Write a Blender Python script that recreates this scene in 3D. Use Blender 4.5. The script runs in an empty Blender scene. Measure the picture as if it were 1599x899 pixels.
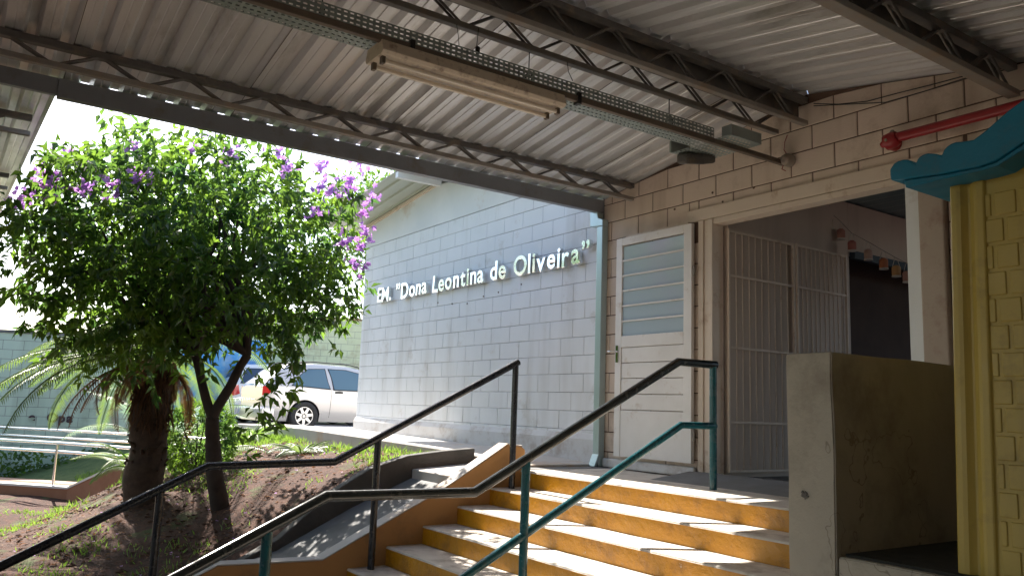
import bpy, bmesh, math, random
import numpy as np
from mathutils import Vector, Matrix, noise
random.seed(11)
S = bpy.context.scene
COL = S.collection
R = math.radians

# ------------------------------------------------------------------ camera
cam_d = bpy.data.cameras.new('camera'); cam = bpy.data.objects.new('camera', cam_d); COL.objects.link(cam)
rt = Vector((0.56879637, 0.82174913, 0.03462734)); up = Vector((0.09981525, -0.11075745, 0.98882238)); fw = Vector((-0.81639917, 0.55898224, 0.14502153))
M = Matrix((rt, up, -fw)).transposed().to_4x4(); M.translation = Vector((0, 0, 0.54))
cam.matrix_world = M
cam_d.sensor_width = 36; cam_d.lens = 36*1273.9/1599; cam_d.clip_start = 0.05; cam_d.clip_end = 2000
S.camera = cam
# ------------------------------------------------------------------ world, sun, exposure
W = bpy.data.worlds.new('World'); S.world = W; W.use_nodes = True
SUN = Vector((-1.08, 0.03, 1.0)).normalized()
nt = W.node_tree; bg = nt.nodes['Background']; sky = nt.nodes.new('ShaderNodeTexSky')
sky.sky_type = 'NISHITA'; sky.sun_disc = False; sky.sun_elevation = math.asin(SUN.z)
sky.sun_rotation = math.atan2(SUN.x, SUN.y); sky.air_density = 1.0; sky.dust_density = 1.6
nt.links.new(sky.outputs[0], bg.inputs[0]); bg.inputs[1].default_value = 0.12
sl = bpy.data.lights.new('sun', 'SUN'); sl.energy = 5.0; sl.angle = R(0.55); sl.color = (1, .93, .83)
so = bpy.data.objects.new('sun', sl); COL.objects.link(so); so.rotation_euler = SUN.to_track_quat('Z', 'Y').to_euler(); so.location = (-20, 3, 20)
S.view_settings.view_transform = 'Standard'; S.view_settings.look = 'None'; S.view_settings.gamma = 1
S.view_settings.use_curve_mapping = False
S.view_settings.exposure = 1.6
S.cycles.max_bounces = 10; S.cycles.diffuse_bounces = 6

# ------------------------------------------------------------------ helpers
def tag(o, label=None, cat=None, group=None, kind=None):
    if label: o['label'] = label
    if cat: o['category'] = cat
    if group: o['group'] = group
    if kind: o['kind'] = kind
    return o
def thing(name, label, cat, loc=(0, 0, 0), rz=0, group=None):
    o = bpy.data.objects.new(name, None); COL.objects.link(o); o.location = loc; o.rotation_euler = (0, 0, rz); o.empty_display_size = .1
    return tag(o, label, cat, group)
class MB:
    def __init__(s): s.v = []; s.f = []; s.sm = []
    def add(s, vs, fs, smooth=False):
        n = len(s.v); s.v += [tuple(v) for v in vs]
        for f in fs: s.f.append(tuple(i+n for i in f)); s.sm.append(smooth)
    def box(s, a, b):
        x0, y0, z0 = [min(p, q) for p, q in zip(a, b)]; x1, y1, z1 = [max(p, q) for p, q in zip(a, b)]
        s.add([(x0,y0,z0),(x1,y0,z0),(x1,y1,z0),(x0,y1,z0),(x0,y0,z1),(x1,y0,z1),(x1,y1,z1),(x0,y1,z1)],
              [(0,3,2,1),(4,5,6,7),(0,1,5,4),(1,2,6,5),(2,3,7,6),(3,0,4,7)])
    def prism(s, poly, vec):          # closed polygon of 3D points swept by vec
        n = len(poly); P = [Vector(p) for p in poly]; v = Vector(vec)
        s.add(P+[p+v for p in P], [tuple(range(n))[::-1], tuple(range(n, 2*n))]+[(i, (i+1) % n, (i+1) % n+n, i+n) for i in range(n)])
    def tube(s, pts, r, n=8, cap=True, smooth=True, rot=0):
        pts = [Vector(p) for p in pts]; m = len(pts); rr = r if isinstance(r, (list, tuple)) else [r]*m
        vs = []; prev = None
        for i, p in enumerate(pts):
            d = (pts[min(i+1, m-1)]-pts[max(i-1, 0)]).normalized()
            if prev is None:
                a = d.cross(Vector((0, 0, 1)));
                if a.length < .05: a = d.cross(Vector((1, 0, 0)))
                a.normalize()
            else:
                a = (prev-d*prev.dot(d)).normalized()
            prev = a; b = d.cross(a)
            for k in range(n):
                t = 2*math.pi*k/n+rot; vs.append(p+(a*math.cos(t)+b*math.sin(t))*rr[i])
        fs = []
        for i in range(m-1):
            for k in range(n):
                fs.append((i*n+k, i*n+(k+1) % n, (i+1)*n+(k+1) % n, (i+1)*n+k))
        s.add(vs, fs, smooth)
        if cap:
            s.add(vs[:n], [tuple(range(n))[::-1]]); s.add(vs[-n:], [tuple(range(n))])
    def build(s, name, mat, parent=None, loc=None):
        me = bpy.data.meshes.new(name); me.from_pydata(s.v, [], s.f)
        me.polygons.foreach_set('use_smooth', s.sm); me.materials.append(mat); me.update()
        o = bpy.data.objects.new(name, me); COL.objects.link(o)
        if parent: o.parent = parent
        if loc: o.location = loc
        return o
def bevel(o, w=.006, seg=2):
    m = o.modifiers.new('bevel', 'BEVEL'); m.width = w; m.segments = seg; m.limit_method = 'ANGLE'; m.angle_limit = R(40)
    try: m.harden_normals = False
    except Exception: pass
    return o
def boxo(name, a, b, mat, parent=None, bw=0):
    m = MB(); m.box(a, b); o = m.build(name, mat, parent)
    if bw: bevel(o, bw)
    return o
def copy_tree(o, parent=None):
    c = o.copy(); COL.objects.link(c); c.parent = parent
    for ch in list(o.children): copy_tree(ch, c)
    return c

# ------------------------------------------------------------------ materials
def mat(name, col, rough=.6, metal=0, col2=None, nscale=6, namt=.5, bump=0, bscale=60, dirt=None, dscale=1.2, damt=.5, spec=None, coat=0, stretch=None, chips=None, streak=None, crack=None):
    m = bpy.data.materials.new(name); m.use_nodes = True; N = m.node_tree; L = N.links; p = N.nodes['Principled BSDF']
    p.inputs['Roughness'].default_value = rough; p.inputs['Metallic'].default_value = metal
    if spec is not None: p.inputs['Specular IOR Level'].default_value = spec
    p.inputs['Coat Weight'].default_value = coat
    tc = N.nodes.new('ShaderNodeTexCoord'); mp = N.nodes.new('ShaderNodeMapping'); L.new(tc.outputs['Object'], mp.inputs[0])
    if stretch: mp.inputs['Scale'].default_value = stretch
    def nz(sc, det=5, ro=.6):
        n = N.nodes.new('ShaderNodeTexNoise'); n.inputs['Scale'].default_value = sc; n.inputs['Detail'].default_value = det; n.inputs['Roughness'].default_value = ro
        L.new(mp.outputs[0], n.inputs[0]); return n
    def ramp(n, lo, hi):
        r = N.nodes.new('ShaderNodeMapRange'); r.inputs[1].default_value = lo; r.inputs[2].default_value = hi; r.clamp = True
        L.new(n.outputs[0], r.inputs[0]); return r
    def mix(a, b, f):
        x = N.nodes.new('ShaderNodeMix'); x.data_type = 'RGBA'
        for s_, v in ((6, a), (7, b)):
            if isinstance(v, tuple): x.inputs[s_].default_value = v+(1,) if len(v) == 3 else v
            else: L.new(v, x.inputs[s_])
        L.new(f, x.inputs[0]); return x.outputs[2]
    c = col
    if col2: 
        r = ramp(nz(nscale), .5-.25/max(namt, .01)*.5, .5+.25/max(namt, .01)*.5); c = mix(col, col2, r.outputs[0])
    if dirt:
        r = ramp(nz(dscale, 8, .7), .62-damt*.25, .8-damt*.15); c = mix(c, dirt, r.outputs[0])
    if streak:      # drips: noise drawn out along z
        m2 = N.nodes.new('ShaderNodeMapping'); m2.inputs['Scale'].default_value = (1, 1, .12); L.new(tc.outputs['Object'], m2.inputs[0])
        n2 = N.nodes.new('ShaderNodeTexNoise'); n2.inputs['Scale'].default_value = streak[1]; n2.inputs['Detail'].default_value = 6; L.new(m2.outputs[0], n2.inputs[0])
        r = N.nodes.new('ShaderNodeMapRange'); r.inputs[1].default_value = .52; r.inputs[2].default_value = .75; r.inputs[4].default_value = streak[2]; L.new(n2.outputs[0], r.inputs[0]); c = mix(c, streak[0], r.outputs[0])
    if crack:       # hairline cracks: a thin band around one level of a slow noise
        n3 = nz(2.3, 4, .55); a_ = N.nodes.new('ShaderNodeMath'); a_.operation = 'SUBTRACT'; L.new(n3.outputs[0], a_.inputs[0]); a_.inputs[1].default_value = .62
        b_ = N.nodes.new('ShaderNodeMath'); b_.operation = 'ABSOLUTE'; L.new(a_.outputs[0], b_.inputs[0])
        r = N.nodes.new('ShaderNodeMapRange'); r.inputs[1].default_value = .0045; r.inputs[2].default_value = .0015; L.new(b_.outputs[0], r.inputs[0]); c = mix(c, crack, r.outputs[0])
    if chips:
        r = ramp(nz(chips[1], 7, .75), chips[2], chips[2]+.025); c = mix(c, chips[0], r.outputs[0])
    if isinstance(c, tuple): p.inputs['Base Color'].default_value = c+(1,)
    else: L.new(c, p.inputs['Base Color'])
    if bump:
        b = N.nodes.new('ShaderNodeBump'); b.inputs['Strength'].default_value = bump; b.inputs['Distance'].default_value = .01
        L.new(nz(bscale, 6, .65).outputs[0], b.inputs['Height']); L.new(b.outputs[0], p.inputs['Normal'])
        r2 = ramp(nz(bscale*.2), .3, .7); mm = N.nodes.new('ShaderNodeMath'); mm.operation = 'MULTIPLY_ADD'; L.new(r2.outputs[0], mm.inputs[0]); mm.inputs[1].default_value = .15; mm.inputs[2].default_value = max(rough-.07, .03); L.new(mm.outputs[0], p.inputs['Roughness'])
    return m
def glass(name, col=(.8, .9, .95), rough=.05, alpha=.35):
    m = bpy.data.materials.new(name); m.use_nodes = True; p = m.node_tree.nodes['Principled BSDF']
    p.inputs['Base Color'].default_value = col+(1,); p.inputs['Roughness'].default_value = rough; p.inputs['Alpha'].default_value = alpha; p.inputs['Specular IOR Level'].default_value = .8
    return m
def leafmat(name, c1, c2, rough=.35, trans=.45, nscale=9):
    m = bpy.data.materials.new(name); m.use_nodes = True; N = m.node_tree; L = N.links; p = N.nodes['Principled BSDF']; out = N.nodes['Material Output']
    tc = N.nodes.new('ShaderNodeTexCoord'); n = N.nodes.new('ShaderNodeTexNoise'); n.inputs['Scale'].default_value = nscale; n.inputs['Detail'].default_value = 3
    L.new(tc.outputs['Object'], n.inputs[0]); mr = N.nodes.new('ShaderNodeMapRange'); mr.inputs[1].default_value = .35; mr.inputs[2].default_value = .65; L.new(n.outputs[0], mr.inputs[0])
    x = N.nodes.new('ShaderNodeMix'); x.data_type = 'RGBA'; x.inputs[6].default_value = c1+(1,); x.inputs[7].default_value = c2+(1,); L.new(mr.outputs[0], x.inputs[0])
    L.new(x.outputs[2], p.inputs['Base Color']); p.inputs['Roughness'].default_value = rough; p.inputs['Specular IOR Level'].default_value = .6
    t = N.nodes.new('ShaderNodeBsdfTranslucent'); hs = N.nodes.new('ShaderNodeHueSaturation'); hs.inputs['Value'].default_value = 3.8; hs.inputs['Saturation'].default_value = 1.1; hs.inputs['Hue'].default_value = .485
    L.new(x.outputs[2], hs.inputs['Color']); L.new(hs.outputs[0], t.inputs[0])
    ms = N.nodes.new('ShaderNodeMixShader'); ms.inputs[0].default_value = trans; L.new(p.outputs[0], ms.inputs[1]); L.new(t.outputs[0], ms.inputs[2]); L.new(ms.outputs[0], out.inputs[0])
    return m

white_paint = mat('white_block_paint', (.80, .82, .84), .75, col2=(.72, .75, .77), nscale=1.4, streak=((.50, .49, .46), 3.5, .45), chips=((.45, .40, .35), 22, .705), bump=.25, bscale=90, dirt=(.50, .47, .42), dscale=2.2, damt=.15)
cream_paint = mat('cream_block_paint', (.74, .62, .52), .8, col2=(.66, .55, .46), nscale=1.6, bump=.3, bscale=90, dirt=(.42, .31, .24), dscale=2.4, damt=.35, streak=((.40, .29, .21), 4, .55), chips=((.30, .20, .14), 20, .69))
mortar_w = mat('white_mortar', (.20, .21, .23), .9, col2=(.55, .57, .60), nscale=1.7, namt=1)
mortar_c = mat('cream_mortar', (.07, .042, .03), .9, col2=(.16, .10, .07), nscale=2.5, namt=1)
plaster_w = mat('white_plaster', (.80, .82, .83), .8, col2=(.64, .68, .70), nscale=.9, bump=.15, bscale=40, dirt=(.55, .45, .36), dscale=1.1, damt=.2)
plaster_base = mat('plinth_paint', (.68, .69, .70), .75, col2=(.56, .54, .52), nscale=3, bump=.3, bscale=30, dirt=(.36, .29, .24), dscale=3, damt=.5)
cream_plain = mat('cream_painted_steel', (.72, .62, .52), .5, col2=(.66, .55, .45), nscale=3, dirt=(.42, .27, .17), dscale=5, damt=.25)
door_paint = mat('door_paint', (.84, .82, .80), .45, col2=(.70, .67, .64), nscale=2, dirt=(.5, .4, .3), dscale=5, damt=.15)
interior_m = mat('interior_wall', (.62, .52, .44), .8, col2=(.54, .45, .38), nscale=1.5, streak=((.35, .28, .22), 3, .4))
interior_dark = mat('opening_darkness', (.07, .045, .035), .9, col2=(.045, .03, .025), nscale=3)  # darkness inside the corridor opening is put into this colour
galv = mat('galvanised_sheet', (.80, .80, .80), .36, metal=.5, col2=(.68, .68, .69), nscale=2.2, bump=.05, bscale=25, dirt=(.36, .33, .30), dscale=1.6, damt=.3, stretch=(.35, 1.6, 1))
steel_dark = mat('grey_truss_paint', (.15, .14, .135), .5, metal=.2, col2=(.10, .093, .09), nscale=5, dirt=(.26, .20, .15), dscale=5, damt=.5)
steel_mid = mat('dusty_truss_steel', (.34, .31, .28), .55, metal=.25, col2=(.24, .22, .20), nscale=5, dirt=(.34, .25, .18), dscale=4, damt=.5)
fascia_m = mat('grey_fascia_paint', (.27, .29, .32), .45, metal=.2, col2=(.21, .225, .25), nscale=3, dirt=(.2, .17, .14), dscale=4, damt=.3)
tray_m = mat('perforated_zinc', (.34, .40, .38), .45, metal=.35, col2=(.28, .32, .31), nscale=4)
channel_m = mat('rusty_channel', (.20, .15, .11), .6, metal=.2, col2=(.12, .10, .085), nscale=6)
fix_m = mat('aged_cream_enamel', (.72, .62, .50), .45, col2=(.64, .54, .42), nscale=5, dirt=(.16, .08, .045), dscale=9, damt=.35)
tube_m = mat('fluorescent_glass', (.80, .72, .62), .2)
blk = mat('black_plastic', (.02, .02, .02), .5)
dark_paint = mat('dark_rail_paint', (.016, .022, .026), .22, col2=(.03, .035, .035), nscale=8, bump=.06, bscale=70, dirt=(.12, .10, .08), dscale=14, damt=.1, coat=.3)
teal_paint = mat('teal_rail_paint', (.006, .10, .125), .25, col2=(.012, .07, .085), nscale=8, bump=.06, bscale=70, dirt=(.09, .09, .08), dscale=14, damt=.1, coat=.3)
black_paint = mat('black_rail_paint', (.012, .014, .02), .25, col2=(.02, .022, .028), nscale=8, bump=.06, bscale=70, coat=.3)
orange_wall = mat('ochre_wall_paint', (.52, .27, .10), .75, col2=(.46, .235, .085), nscale=2, bump=.3, bscale=50, dirt=(.30, .17, .08), dscale=2, damt=.25)
riser_m = mat('yellow_riser_paint', (.60, .275, .006), .36, col2=(.50, .21, .005), nscale=4, bump=.9, bscale=28, dirt=(.28, .13, .02), dscale=4, damt=.4, chips=((.50, .42, .32), 16, .665))
tread_m = mat('worn_cement_tread', (.66, .61, .54), .8, col2=(.56, .51, .45), nscale=5, bump=.4, bscale=60, dirt=(.30, .25, .20), dscale=5, damt=.45, chips=((.60, .33, .06), 13, .69))
cement = mat('grey_cement', (.19, .195, .20), .8, col2=(.14, .145, .15), nscale=3, bump=.4, bscale=50, dirt=(.13, .12, .11), dscale=2, damt=.5)
cement_dark = mat('stained_cement', (.11, .105, .10), .85, col2=(.07, .068, .066), nscale=4, bump=.5, bscale=40)
cement_light = mat('pale_cement', (.56, .53, .50), .8, col2=(.48, .45, .42), nscale=3, bump=.3, bscale=50, dirt=(.50, .30, .15), dscale=1.3, damt=.3)
brown_curb = mat('brown_curb_paint', (.32, .15, .085), .8, col2=(.24, .11, .06), nscale=2, bump=.3, bscale=40)
white_cap = mat('white_curb_cap', (.72, .70, .68), .7, bump=.2, bscale=40)
low_wall_m = mat('grey_beige_render', (.50, .45, .37), .85, col2=(.41, .37, .31), nscale=2, bump=1, bscale=11, crack=(.27, .235, .19), streak=((.28, .24, .19), 5, .2), chips=((.20, .17, .14), 15, .70), dirt=(.24, .20, .16), dscale=1.7, damt=.4)
dark_floor = mat('dark_rough_floor', (.05, .048, .042), .95, col2=(.03, .03, .027), nscale=20, bump=.8, bscale=50)
pillar_m = mat('beige_pillar_render', (.46, .38, .32), .85, col2=(.40, .33, .27), nscale=3, bump=.5, bscale=25, dirt=(.3, .2, .16), dscale=5, damt=.35)
zinc_pipe = mat('zinc_downpipe', (.46, .56, .60), .35, metal=.55, col2=(.38, .50, .50), nscale=4, stretch=(1, 1, .4))
red_m = mat('red_hydrant_paint', (.34, .012, .018), .35, col2=(.27, .01, .015), nscale=5)
blue_pl = mat('blue_play_plastic', (.0, .20, .34), .4, col2=(.0, .16, .27), nscale=2, bump=.12, bscale=60, dirt=(.06, .13, .16), dscale=4, damt=.4, chips=((.25, .3, .32), 25, .72))
yellow_pl = mat('yellow_play_plastic', (.54, .39, .085), .4, col2=(.46, .33, .07), nscale=2, bump=.12, bscale=60, dirt=(.25, .18, .06), dscale=3, damt=.35, streak=((.26, .19, .07), 6, .5))
chrome = mat('polished_steel', (.80, .81, .80), .13, metal=1, col2=(.7, .72, .7), nscale=3)
soil_steel = mat('stainless_pipe', (.75, .75, .75), .22, metal=1)

# ------------------------------------------------------------------ ground heightfield
CP = [(-9,2.5,-.60),(-10,2.06,-.62),(-8,.6,-1.1),(-6.6,1.3,-1.15),(-7.0,2.3,-.98),(-10.8,.8,-1.05),(-13,1.2,-1.22),(-8.8,3.0,-.42),(-8.3,3.5,-.22),
      (-9.9,4.4,-.08),(-12,4.,-.15),(-14,4.5,-.13),(-14,3.6,-.2),(-12.0,2.6,-.45),(-14.9,1.3,-1.24),(-14,.9,-1.18),(-14.1,1.7,-1.2),(-13.3,2.05,-.85),(-12.6,2.35,-.62),(-15.6,3.9,-.45),(-14.6,3.5,-.5),(-10.7,3.0,-.33),(-9,4.4,-.05),(-8,4.35,-.06),(-7.7,3.9,-.1),(-7.7,3.4,-.2),(-7.7,2.75,-.7),
      (-14.0,2.75,-.85),(-16.4,3.0,-1.0),(-16,1.9,-1.1),(-17,4.2,-.14),(-18,3,-.7),(-20,1.2,-1.28),(-20,4.3,-.14),(-24,1,-1.3),(-24,4.3,-.14),(-12,-1,-1.25),(-8,-1.5,-1.2),(-18,-1,-1.28),
      (-13,6,-.14),(-9,6,-.1),(-20,8,-.14),(-26,-4,-1.3),(-8,-6,-1.2),(0,-3,-1.2),(-3,0,-1.2),(-26,10,-.14)]
cpA = np.array(CP)
def tps(r): return np.where(r > 1e-9, r*r*np.log(r+1e-12), 0)
_d = np.hypot(cpA[:, None, 0]-cpA[None, :, 0], cpA[:, None, 1]-cpA[None, :, 1])
_n = len(CP); _A = np.zeros((_n+3, _n+3)); _A[:_n, :_n] = tps(_d)+np.eye(_n)*.02; _A[:_n, _n] = 1; _A[:_n, _n+1:] = cpA[:, :2]; _A[_n:, :_n] = _A[:_n, _n:].T
_w = np.linalg.solve(_A, np.concatenate([cpA[:, 2], np.zeros(3)]))
def H(x, y):
    r = np.hypot(cpA[:, 0]-x, cpA[:, 1]-y); z = float(tps(r)@_w[:_n]+_w[_n]+_w[_n+1]*x+_w[_n+2]*y)
    z = max(-1.35, min(-.04, z))
    if x < -22: t = min(1, (-22-x)/4); z = z*(1-t)+(-.14 if y > 4 else -1.3)*t
    if y > 5.2: z = min(z, -.18)
    if x > -7.5 and y > 2.5: z = -1.25
    if x > -6.35: z = -1.25
    return z+(.02*noise.noise(Vector((x*2.2, y*2.2, 0)))+.012*noise.noise(Vector((x*7, y*7, 3))) if -17 < x < -6.3 and -1 < y < 5 else 0)
gx = [-400, -150, -70, -45, -34, -28]+[-25+.5*i for i in range(16)]+[-17+.11*i for i in range(86)]+[-7.51, -7.49, -7.3, -7.1, -6.9, -6.7, -6.5, -6.36, -6.34, -6, -5, -4, -2, 0, 4, 10, 30, 100, 400]
gy = [-400, -120, -50, -25, -12, -7, -5, -3.5, -2.5, -1.8, -1.2]+[-.9+.11*i for i in range(31)]+[2.49, 2.51]+[2.6+.11*i for i in range(22)]+[5.0, 5.4, 6, 7, 9, 12, 18, 30, 60, 150, 400]
m = MB(); nx, ny = len(gx), len(gy)
m.add([(x, y, H(x, y)) for y in gy for x in gx], [(j*nx+i, j*nx+i+1, (j+1)*nx+i+1, (j+1)*nx+i) for j in range(ny-1) for i in range(nx-1)], True)
def groundmat():
    mt = bpy.data.materials.new('garden_earth'); mt.use_nodes = True; N = mt.node_tree; L = N.links; p = N.nodes['Principled BSDF']; p.inputs['Roughness'].default_value = .95
    tc = N.nodes.new('ShaderNodeTexCoord')
    def nz(sc, d=6):
        n = N.nodes.new('ShaderNodeTexNoise'); n.inputs['Scale'].default_value = sc; n.inputs['Detail'].default_value = d; n.inputs['Roughness'].default_value = .65; L.new(tc.outputs['Object'], n.inputs[0]); return n.outputs[0]
    def rmp(n, a, b):
        r = N.nodes.new('ShaderNodeMapRange'); r.inputs[1].default_value = a; r.inputs[2].default_value = b; L.new(n, r.inputs[0]); return r.outputs[0]
    def mix(a, b, f):
        x = N.nodes.new('ShaderNodeMix'); x.data_type = 'RGBA'
        for s_, v in ((6, a), (7, b)):
            if isinstance(v, tuple): x.inputs[s_].default_value = v+(1,)
            else: L.new(v, x.inputs[s_])
        L.new(f, x.inputs[0]); return x.outputs[2]
    c = mix((.062, .027, .018), (.12, .052, .032), rmp(nz(9), .4, .62))
    c = mix(c, (.045, .026, .02), rmp(nz(26), .53, .63))
    c = mix(c, (.08, .10, .03), rmp(nz(1.7), .56, .64))
    c = mix(c, (.26, .19, .14), rmp(nz(60), .65, .7))
    # far ground west of the ramp is lawn
    sx = N.nodes.new('ShaderNodeSeparateXYZ'); L.new(tc.outputs['Object'], sx.inputs[0])
    g = mix((.07, .11, .03), (.11, .15, .045), rmp(nz(5), .4, .6))
    mn = N.nodes.new('ShaderNodeMath'); mn.operation = 'MINIMUM'; L.new(rmp(sx.outputs[0], -12.7, -13.1), mn.inputs[0]); L.new(rmp(sx.outputs[1], 2.3, 2.6), mn.inputs[1])
    mx = N.nodes.new('ShaderNodeMath'); mx.operation = 'MAXIMUM'; L.new(mn.outputs[0], mx.inputs[0]); L.new(rmp(sx.outputs[0], -16.3, -16.8), mx.inputs[1])
    c = mix(c, g, mx.outputs[0])
    L.new(c, p.inputs['Base Color'])
    b = N.nodes.new('ShaderNodeBump'); b.inputs['Strength'].default_value = 1; b.inputs['Distance'].default_value = .03; L.new(nz(30, 8), b.inputs['Height']); L.new(b.outputs[0], p.inputs['Normal'])
    return mt
g = m.build('ground', groundmat()); tag(g, kind='structure')
# paved parking yard beside the school
asph = mat('parking_concrete', (.42, .38, .34), .85, col2=(.36, .32, .29), nscale=1.5, bump=.3, bscale=30, dirt=(.2, .15, .12), dscale=.8, damt=.4)
tag(boxo('parking_yard', (-25.4, 4.9, -.4), (-12.78, 30, -.115), asph), kind='structure')

# ------------------------------------------------------------------ the school building
D = 5.65
school = thing('school_building', 'white painted block school building with open folded metal doorway and lettered gable wall', 'building', (-6.5, D, 0))
def P_(o): o.matrix_parent_inverse = Matrix.Translation(-Vector((-6.5, D, 0))); return o
def blocks(name, x0, x1, zlo, zhi, joint0, par, mt, mort, top=None, holes=(), yf=D, gp=(.0025, .007)):
    """running bond of 0.41 x 0.20 m blocks on a mortar bed, clipped by openings and by a sloping top"""
    m = MB(); k0 = int((zlo-.93)//.2)-1
    k = k0
    while .93+.2*k < zhi:
        za, zb = max(.93+.2*k, zlo), min(1.13+.2*k, zhi)
        if zb-za > .03:
            off = joint0+(.205 if (k+par) % 2 else 0); j = math.floor((x0-off)/.41)
            while off+.41*j < x1:
                xa, xb = max(off+.41*j, x0), min(off+.41*(j+1), x1)
                segs = [(xa, xb, za, zb)]
                for (hx0, hx1, hz0, hz1) in holes:
                    ns = []
                    for (a, b, c, d) in segs:
                        if b <= hx0 or a >= hx1 or d <= hz0 or c >= hz1: ns.append((a, b, c, d)); continue
                        if a < hx0: ns.append((a, hx0, c, d))
                        if b > hx1: ns.append((hx1, b, c, d))
                        if d > hz1: ns.append((max(a, hx0), min(b, hx1), hz1, d))
                    segs = ns
                for a, b, za2, zb2 in segs:
                    if b-a < .03: continue
                    ta = min(zb2, top(a)) if top else zb2; tb = min(zb2, top(b)) if top else zb2
                    if min(ta, tb) - za2 < .02: continue
                    g_, i_ = gp; y0 = yf+.006; y1 = yf+random.uniform(-.0012, .0012)
                    t1, t2, t3 = (random.uniform(-.0008, .0008) for _ in range(3))
                    w_ = [random.uniform(-.0015, .0015) for _ in range(4)]
                    m.add([(a+g_, y0, za2+g_), (b-g_, y0, za2+g_), (b-g_, y0, tb-g_), (a+g_, y0, ta-g_),
                           (a+i_+w_[0], y1+t1, za2+i_), (b-i_, y1+t2, za2+i_+w_[1]), (b-i_+w_[2], y1+t3, tb-i_), (a+i_, y1, ta-i_+w_[3])],
                          [(4, 5, 6, 7), (0, 1, 5, 4), (1, 2, 6, 5), (2, 3, 7, 6), (3, 0, 4, 7)])
                j += 1
        k += 1
    return P_(m.build(name, mt, school))
# gable wall left of the downpipe
gtop = lambda x: 3.74-.105*abs(x+10.2)
X0, X1 = -12.68, -6.56
o = blocks('gable_block_wall', X0, X1, .13, 3.13, -7.45, 0, white_paint, mortar_w); tag(o)
m = MB(); m.box((X0, D+.0055, -.6), (X1, D+.16, 3.13)); m.build('mortar_bed', mortar_w, o)
m = MB(); m.prism([(X0, D-.004, 3.135), (X1, D-.004, 3.135), (X1, D-.004, gtop(X1)), (-10.2, D-.004, gtop(-10.2)), (X0, D-.004, gtop(X0))], (0, .17, 0))
P_(m.build('gable_plaster', plaster_w, school))
# plinth band, slightly proud, with a sloping top
m = MB(); m.prism([(X0-.02, D-.035, -.3), (X0-.02, D+.1, -.3), (X0-.02, D+.1, .30), (X0-.02, D-.004, .30), (X0-.02, D-.035, .24)], (X1-X0+.04, 0, 0)); P_(bevel(m.build('plinth', plaster_base, school), .008))
# end wall and the rest of the shell
m = MB(); m.box((X0, D+.165, -.6), (X0+.16, D+9, 3.1)); P_(m.build('end_wall', white_paint, school))
m = MB(); m.box((X0+.17, D+8.84, -.6), (X1, D+9, 3.1)); P_(m.build('rear_wall', white_paint, school))
# roof of the gable building: ribbed sheets with a verge overhang towards the camera
roof_green = mat('pale_green_roof_underside', (.50, .55, .50), .5, metal=.2, col2=(.44, .48, .43), nscale=2)
m = MB(); ys = []; y = D-.72; kk = 0
prof = []
while y < D+9.3:
    prof += [(y, 0), (y+.13, 0), (y+.15, .028), (y+.20, .028), (y+.22, 0)]; y += .235
def sheet(m, prof, xs, zf, th=.004):
    n = len(prof)
    vs = [(x, py, zf(x)+pz) for x in xs for py, pz in prof]; vs2 = [(x, py, zf(x)+pz+th) for x in xs for py, pz in prof]
    k = len(vs); fs = []
    for i in range(len(xs)-1):
        for j in range(n-1):
            a, b, c, d = i*n+j, i*n+j+1, (i+1)*n+j+1, (i+1)*n+j
            fs += [(a, b, c, d), (a+k, d+k, c+k, b+k)]
    for i in range(len(xs)-1):
        for j in (0, n-1): a = i*n+j; d = (i+1)*n+j; fs.append((a, d, d+k, a+k))
    for j in range(n-1):
        for i in (0, len(xs)-1): a = i*n+j; fs.append((a, a+1, a+1+k, a+k))
    m.add(vs+vs2, fs)
sheet(m, prof, [-13.15, -10.2, -6.62], lambda x: 3.80-.105*abs(x+10.2)+(0))
P_(m.build('gable_roof', roof_green, school))
m = MB(); m.box((-10.24, D-.71, 3.70), (-10.16, D-.006, 3.785)); P_(m.build('ridge_beam', white_paint, school))
m = MB(); m.prism([(X0-.02, D-.03, gtop(X0)-.01), (X0-.02, D-.03, gtop(X0)+.045), (-10.2, D-.03, 3.785), (-10.2, D-.03, 3.73)], (0, .024, 0)); P_(m.build('verge_batten', cream_plain, school))

# entrance wall under the canopy: opening x -5.00..-3.17, z 0..2.27
rz = lambda x: (3.215-.16*(-4.0-x) if x < -4 else 3.215-.17*(x+4.0))
EX0, EX1 = -6.55, 2.8
o2 = blocks('entrance_block_wall', EX0, EX1, -.03, 3.3, -6.42, 1, cream_paint, mortar_c, top=lambda x: rz(x)-.006, holes=[(-5.17, -2.88, -1, 2.33), (-5.31, -2.75, 2.31, 2.44)], gp=(.004, .009))
m = MB()
m.box((EX0, D+.0055, -.6), (-5.17, D+.16, 2.80)); m.box((-5.17, D+.0055, 2.445), (-2.88, D+.16, 2.80)); m.box((-2.88, D+.0055, -.6), (EX1, D+.16, 2.0))
m.prism([(EX0+.1, D+.0055, 2.802), (-4.001, D+.0055, 2.802), (-4.001, D+.0055, rz(-4.001)-.006), (EX0+.1, D+.0055, rz(EX0+.1)-.006)], (0, .154, 0))
m.prism([(-3.999, D+.0055, 2.805), (-2.881, D+.0055, 2.805), (-2.881, D+.0055, rz(-2.881)-.006), (-3.999, D+.0055, rz(-3.999)-.006)], (0, .154, 0)); m.prism([(-2.879, D+.0055, 2.005), (EX1, D+.0055, 2.005), (EX1, D+.0055, rz(EX1)-.006), (-2.879, D+.0055, rz(-2.879)-.006)], (0, .154, 0))
m.build('mortar_bed', mortar_c, o2)
m = MB(); m.box((-5.31, D-.022, 2.325), (-2.75, D+.16, 2.442)); P_(bevel(m.build('lintel', cream_plain, school), .006))
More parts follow.
